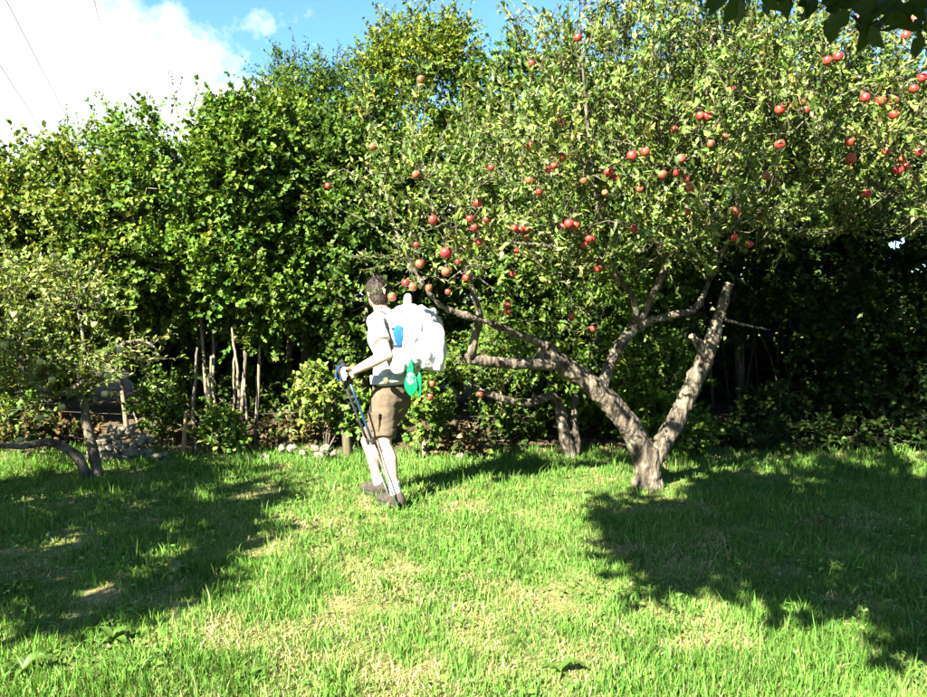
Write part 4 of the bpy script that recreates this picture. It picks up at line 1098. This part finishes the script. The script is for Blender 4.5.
chain(bb, [Ls, Ls.lerp(Lel, .5), Lel, Lel.lerp(Lwr, .35), Lwr], [.056, .05, .041, .044, .028])
chain(bb, [Rs, Rs.lerp(Rel, .5), Rel, Rel.lerp(Rwr, .35), Rwr], [.056, .05, .041, .042, .028])
for hp, kn, an in ((Lhip, Lkn, Lan), (Rhip, Rkn, Ran)):
    chain(bb, [hp, hp.lerp(kn, .55), kn, kn.lerp(an, .15)], [.09, .075, .058, .052])
    cm = kn.lerp(an, .33) - PF * .018
    chain(bb, [kn.lerp(an, .08), cm, kn.lerp(an, .68), an], [.052, .060, .044, .036])
# left hand closed round the pole grips
hu = ax1.orthogonal().normalized(); toarm = (Lwr - grip_c); toarm = (toarm - ax1 * toarm.dot(ax1)).normalized(); hw = ax1.cross(toarm)
ring = lambda a, r, h: grip_c + (toarm * math.cos(a) + hw * math.sin(a)) * r + ax1 * h
chain(bb, [Lwr, grip_c + toarm * .045 + hw * .01, grip_c + toarm * .032], [.028, .026, .028])
hull(bb, [tuple(ring(a, r, h)) for a in (-.6, 0, .6, 1.1) for r in (.022, .048) for h in (-.042, .042)])
for i, (h, ln) in enumerate(((.034, 3.7), (.012, 4.0), (-.010, 3.8), (-.031, 3.2))):
    k = 6; chain(bb, [ring(.7 + ln * j / (k - 1), .034, h) for j in range(k)], [.0105, .010, .0095, .009, .0085, .008])
chain(bb, [ring(-.3, .04, .02), ring(-1.0, .042, .042), ring(-1.9, .036, .055), ring(-2.6, .032, .05)], [.014, .012, .011, .009])
# right hand, relaxed
dv = (Rwr - Rel).normalized(); pr = PF
pal = Rwr + dv * .05
ell(bb, pal, .017, .042, .055, PL, PF, UP)
for i, ln in enumerate((.065, .075, .07, .055)):
    q = Rwr + dv * .09 + pr * (.033 - .022 * i)
    chain(bb, [q, q + dv * ln * .5 + PL * .008, q + dv * ln * .85 + PL * .03], [.0095, .009, .0075])
chain(bb, [Rwr + dv * .02 + pr * .03, Rwr + dv * .05 + pr * .062, Rwr + dv * .085 + pr * .066 + PL * .01], [.014, .012, .009])
link('body', remesh(bb, 'body', .0085, 3, None, base), M['skin'], hiker)
for s in (1, -1):
    eb = Buf(); ell(eb, head + HL * (.031 * s) + HF * .083 + UP * .012, .012, .010, .009, HL, HF, UP)
    link('eye', eb.mesh('eye', base), M['eye'], hiker)
# hair
hb_ = Buf(); ell(hb_, head + UP * .026 - HF * .012, .085, .103, .104, HL, HF, UP); ell(hb_, head - UP * .035 - HF * .045, .068, .062, .07, HL, HF, UP)
def haircut(p):
    q = p - head; f = q.dot(HF); z = q.z
    if z > .075: return False
    return f > .05 + (z + .02) * .25 or (f > .0 and z < .02 and f > -.02 + 0 * z) or z < -.088
hairo = link('hair', remesh(hb_, 'hair', .006, 2, lambda p: .004 * mnoise.noise(p * 60), base, haircut), M['hair'], hiker)
hm = hairo.data; hc = np.array([tuple(v.co) for v in hm.vertices]); hn = np.array([tuple(v.normal) for v in hm.vertices])
pick = RNG.integers(0, len(hc), 2600); q0 = hc[pick]; qn = hn[pick]
crown_p = np.array(head - base + UP * .11 - HF * .05); tg_ = nrmz(q0 - crown_p); tg_ = nrmz(tg_ - qn * np.sum(tg_ * qn, 1, keepdims=True) + RNG.normal(0, .25, q0.shape)); sd_ = np.cross(tg_, qn)
Vh = np.stack([q0 - sd_ * .0014, q0 + sd_ * .0014, q0 + tg_ * .022 + qn * (.004 + .008 * RNG.random((len(q0), 1)))], 1).reshape(-1, 3)
hsb = Buf(); hsb.add(Vh, np.arange(len(Vh)).reshape(-1, 3)); tag(link('hair_strands', hsb.mesh('hair_strands', smooth=False), M['hair'], hairo), kind='stuff')
# shirt
sb_ = Buf()
ell(sb_, chest, .178, .118, .21); ell(sb_, belly, .16, .115, .16)
frus(sb_, belly - UP * .0, .13, belly - UP * .075, .135)
ell(sb_, belly - TU * .05, .165, .125, .06)
chain(sb_, [Ls + UP * .0, nb - UP * .035, Rs], [.064, .075, .064])
for s_, e_ in ((Ls, Lel), (Rs, Rel)):
    cap_(sb_, s_, .066, s_.lerp(e_, .2), .064); frus(sb_, s_.lerp(e_, .1), .066, s_.lerp(e_, .58), .068)
link('shirt', remesh(sb_, 'shirt', .009, 2, fold(.008, 14, 14, 9, 3.1), base), M['shirt'], hiker)
# shorts
hb2 = Buf()
ell(hb2, pel + UP * .01, .178, .145, .13); frus(hb2, pel + UP * .04, .15, pel + UP * .105, .142)
for hp, kn in ((Lhip, Lkn), (Rhip, Rkn)):
    hem = hp.lerp(kn, .93)
    cap_(hb2, hp + UP * .01, .115, hp.lerp(kn, .3), .108); frus(hb2, hp.lerp(kn, .15), .112, hem, .092)
sho = link('shorts', remesh(hb2, 'shorts', .009, 2, fold(.006, 9, 9, 22, 7.7), base), M['shorts'], hiker)
pk = Buf(); pc = Lhip.lerp(Lkn, .42) + PL * .108 - PF * .0
hull(pk, [tuple(pc + PF * a + UP * c + PL * l) for a in (-.055, .06) for c in (-.075, .065) for l in (-.02, .012)])
link('cargo_pocket', remesh(pk, 'cargo_pocket', .006, 2, fold(.004, 20, 20, 20), base), M['shorts'], sho)
# socks and shoes
for kn, an in ((Lkn, Lan), (Rkn, Ran)):
    b = Buf(); q = an.lerp(kn, .27); frus(b, an - UP * .02, .043, q, .046)
    link('sock', remesh(b, 'sock', .006, 1, fold(.002, 40, 40, 60), base), M['sock'], hiker)
    b = Buf(); g = gz(an.x, an.y)
    hl = Vector((an.x, an.y, g)) - PF * .035; toe = Vector((an.x, an.y, g)) + PF * .17; ball = hl.lerp(toe, .68)
    chain(b, [an - UP * .005 - PF * .005, hl + UP * .055], [.052, .044])
    chain(b, [hl + UP * .05, ball + UP * .052, toe + UP * .042], [.042, .046, .036]); cap_(b, an - UP * .01, .048, ball + UP * .055, .044)
    so = link('shoe', remesh(b, 'shoe', .006, 2, fold(.002, 50, 50, 50), base), M['shoe'], hiker)
    b = Buf()
    hull(b, [tuple(c + PL * (w * math.sin(a)) + PF * (w * math.cos(a)) + UP * z) for c, w in ((hl, .044), (ball, .05), (toe, .036)) for a in [k * .5236 for k in range(12)] for z in (-.005, .026)])
    link('sole', b.mesh('sole', base, False), M['sole'], so)

# ------------------------------------------------------------------ backpack and what hangs on it
pkc = P(411, 342, 5.57)
bp_ = thing('backpack', 'pale grey hiking backpack worn on the hiker\'s back', 'backpack', pkc)
PB = -PF
b = Buf(); ell(b, pkc, .15, .105, .25, PL, PB, TU); hull(b, [tuple(pkc + PL * l + PB * f + TU * u) for l in (-.13, .13) for f in (-.09, .085) for u in (-.2, .17)])
link('main_bag', remesh(b, 'main_bag', .009, 4, fold(.008, 12, 12, 12, 1.7), pkc), M['pack'], bp_)
sp_ = P(397, 362, 5.45); b = Buf(); ell(b, sp_, .05, .085, .10, PL, PB, TU)
link('side_pocket', remesh(b, 'side_pocket', .007, 3, fold(.008, 18, 18, 14, 4), pkc), M['pack'], bp_)
b = Buf(); ell(b, pkc + TU * .24 + PB * .0, .13, .10, .055, PL, PB, TU)
link('top_lid', remesh(b, 'top_lid', .008, 3, fold(.008, 15, 15, 15, 9), pkc), M['pack'], bp_)
for s, sh in ((1, Ls), (-1, Rs)):
    b = Buf(); inn = sh.lerp(nb, .35)
    pts, rr = resample([inn - PF * .16 - UP * .02, inn - PF * .06 + UP * .066, inn + PF * .035 + UP * .05, inn + PF * .085 - UP * .06, inn + PF * .075 - UP * .17 + PL * .03 * s, inn - PF * .04 - UP * .30 + PL * .05 * s], [.009] * 6, .03)
    tube(b, pts, rr, 8, 0); link('shoulder_strap', b.mesh('shoulder_strap', pkc), M['pack'], bp_)
b = Buf(); wc = belly - TU * .035
pts = [wc + PL * (.178 * math.cos(a)) + TF * (.137 * math.sin(a)) for a in np.linspace(0, 2 * math.pi, 33)]
for du in (-.03, -.012, .006, .024): tube(b, [p + TU * du for p in pts], [.0115] * 33, 6, 0, False)
link('hip_belt', remesh(b, 'hip_belt', .006, 2, None, pkc), M['pack'], bp_)
pc = P(386, 381, 5.46); b = Buf(); ell(b, pc, .018, .03, .03, PL, PF, UP)
link('belt_pouch', remesh(b, 'belt_pouch', .005, 1, None, pkc), M['olive'], bp_)
for u in (-.02, .11):
    b = Buf(); pts = [pkc + TU * u + PL * (.158 * math.cos(a)) + PB * (.115 * math.sin(a)) for a in np.linspace(0, 2 * math.pi, 25)]
    tube(b, pts, [.008] * 25, 6, 0, False); link('strap', b.mesh('strap', pkc), M['dark'], bp_)

jc = P(425, 337, 5.47)
b = Buf(); ell(b, jc + TU * .05, .17, .125, .19, PL, PB, TU); ell(b, jc - TU * .10 + PB * .03, .13, .12, .17, PL, PB, TU); ell(b, jc + PL * .10 - TU * .05 - PB * .06, .06, .09, .19, PL, PB, TU)
chain(b, [jc + PB * .11 + TU * .05, jc + PB * .13 - TU * .1, jc + PB * .115 - TU * .23], [.06, .055, .035])
chain(b, [jc + PL * .05 + TU * .18 - PB * .03, jc + PL * .14 + TU * .02, jc + PL * .13 - TU * .16], [.06, .05, .04])
jk = link('jacket', remesh(b, 'jacket', .009, 3, lambda p: .055 * abs(mnoise.noise(Vector((p.x * 9 + 2, p.y * 9, p.z * 3.2)))) + .02 * abs(mnoise.noise(Vector((p.x * 22, p.y * 22 + 3, p.z * 9)))) - .018, jc), M['white_cloth'], None, jc)
tag(jk, 'white jacket draped in folds over the hiker\'s backpack', 'jacket')
rc = P(406, 309, 5.50); b = Buf(); chain(b, [rc - TU * .09 - PB * .01, rc + TU * .085 + PB * .03], [.032, .033])
ro = link('rolled_mat', remesh(b, 'rolled_mat', .006, 1, fold(.004, 25, 25, 8), rc), M['cream'], None, rc); tag(ro, 'cream coloured roll sticking up from the top of the backpack', 'roll')
rc = P(398, 318, 5.56); b = Buf(); ell(b, rc, .09, .09, .075, PL, PB, TU)
ro = link('stuff_sack', remesh(b, 'stuff_sack', .007, 2, fold(.014, 20, 20, 12, 8), rc), M['white_cloth'], None, rc); tag(ro, 'white bundle squeezed between the hiker\'s neck and the cream roll', 'sack')
rc = P(400, 336, 5.43); b = Buf(); ell(b, rc, .04, .055, .085, PL, PB, TU)
ro = link('stuff_sack', remesh(b, 'stuff_sack_blue', .006, 2, fold(.008, 25, 25, 15, 6), rc), M['blue'], None, rc); tag(ro, 'bright blue sack strapped to the side of the backpack', 'sack')
gc = P(411, 379, 5.36)
gbag = thing('carrier_bag', 'green plastic bag with white print hanging below the backpack', 'bag', gc)
b = Buf(); ell(b, gc - UP * .035, .014, .066, .095, PL, PB, UP); ell(b, gc + UP * .045 - PB * .005, .012, .035, .09, PL, PB, UP); ell(b, gc - UP * .04 + PB * .055 - PL * .03, .012, .025, .10, PL, PB, UP); chain(b, [gc + UP * .1, gc + UP * .15 + PB * .01], [.018, .010])
link('bag_body', remesh(b, 'bag_body', .005, 2, fold(.008, 30, 30, 9, 3), gc), M['green'], gbag)
# print: an oval ring with strokes inside, as far as the photograph shows it
b = Buf(); fc = gc + PL * .020 + UP * .005 + PB * .012; fr, fu = (PB - PL * .1).normalized(), UP
ovl = lambda rx, ry, a0, a1, c=(0, 0): [fc + fr * (c[0] + rx * math.cos(a)) + fu * (c[1] + ry * math.sin(a)) for a in np.linspace(a0, a1, 11)]
for pts in (ovl(.027, .040, .3, 2.6), ovl(.027, .040, 3.0, 5.9), ovl(.013, .012, .5, 5.2, (.0, .014)), ovl(.015, .011, 2.6, 7.2, (0, -.014))):
    tube(b, pts, [.0035] * 11, 6, 0)
tag(link('print', b.mesh('print', gc), M['print'], gbag), 'white oval emblem printed on the green bag')

# ------------------------------------------------------------------ trekking poles
for tp0, tp1, lab, mm in ((tip1, top1, 'blue and silver trekking pole nearest the camera', 'pole_blue'), (tip2, top2, 'second darker trekking pole held behind the first', 'grip')):
    po = thing('trekking_pole', lab + ', held in the left hand', 'trekking pole', tp0, 'trekking poles'); v = (tp1 - tp0); ln = v.length; a = v.normalized()
    def seg(name, s0, s1, r0, r1, mat, par=po, n=10):
        b = Buf(); k = 4; tube(b, [tp0 + a * (s0 + (s1 - s0) * i / k) for i in range(k + 1)], [r0 + (r1 - r0) * i / k for i in range(k + 1)], n, 0); return link(name, b.mesh(name, tp0), mat, par)
    seg('tip', -.01, .06, .003, .006, M['grip']); seg('basket', .055, .062, .026, .022, M['grip'], po, 14)
    seg('lower_shaft', .06, ln * .46, .0065, .0075, M['alloy']); seg('clamp', ln * .45, ln * .49, .012, .012, M['grip'])
    up_ = seg('upper_shaft', ln * .48, ln - .16, .009, .0095, M[mm])
    g = seg('grip', ln - .17, ln, .0145, .017, M['grip']); seg('knob', ln - .004, ln + .018, .019, .012, M['grip'], g)
    if mm == 'grip': continue
    b = Buf(); tq = tp0 + a * (ln - .02)
    pts, rr = resample([tq, tq + Vector((-.04, -.01, -.03)), tq + Vector((-.05, -.01, -.09)), tq + Vector((-.025, 0, -.12)), tq + Vector((-.005, 0, -.06))], [.005] * 5, .02)
    tube(b, pts, rr, 6, 0); link('wrist_strap', b.mesh('wrist_strap', tp0), M['blue'], po)
bpy.data.scenes.remove(TS)
for o in COL.objects:
    if o.parent and o.name.split('.')[0] in ('branches', 'stems', 'crown', 'foliage', 'twig'): o['kind'] = 'stuff'
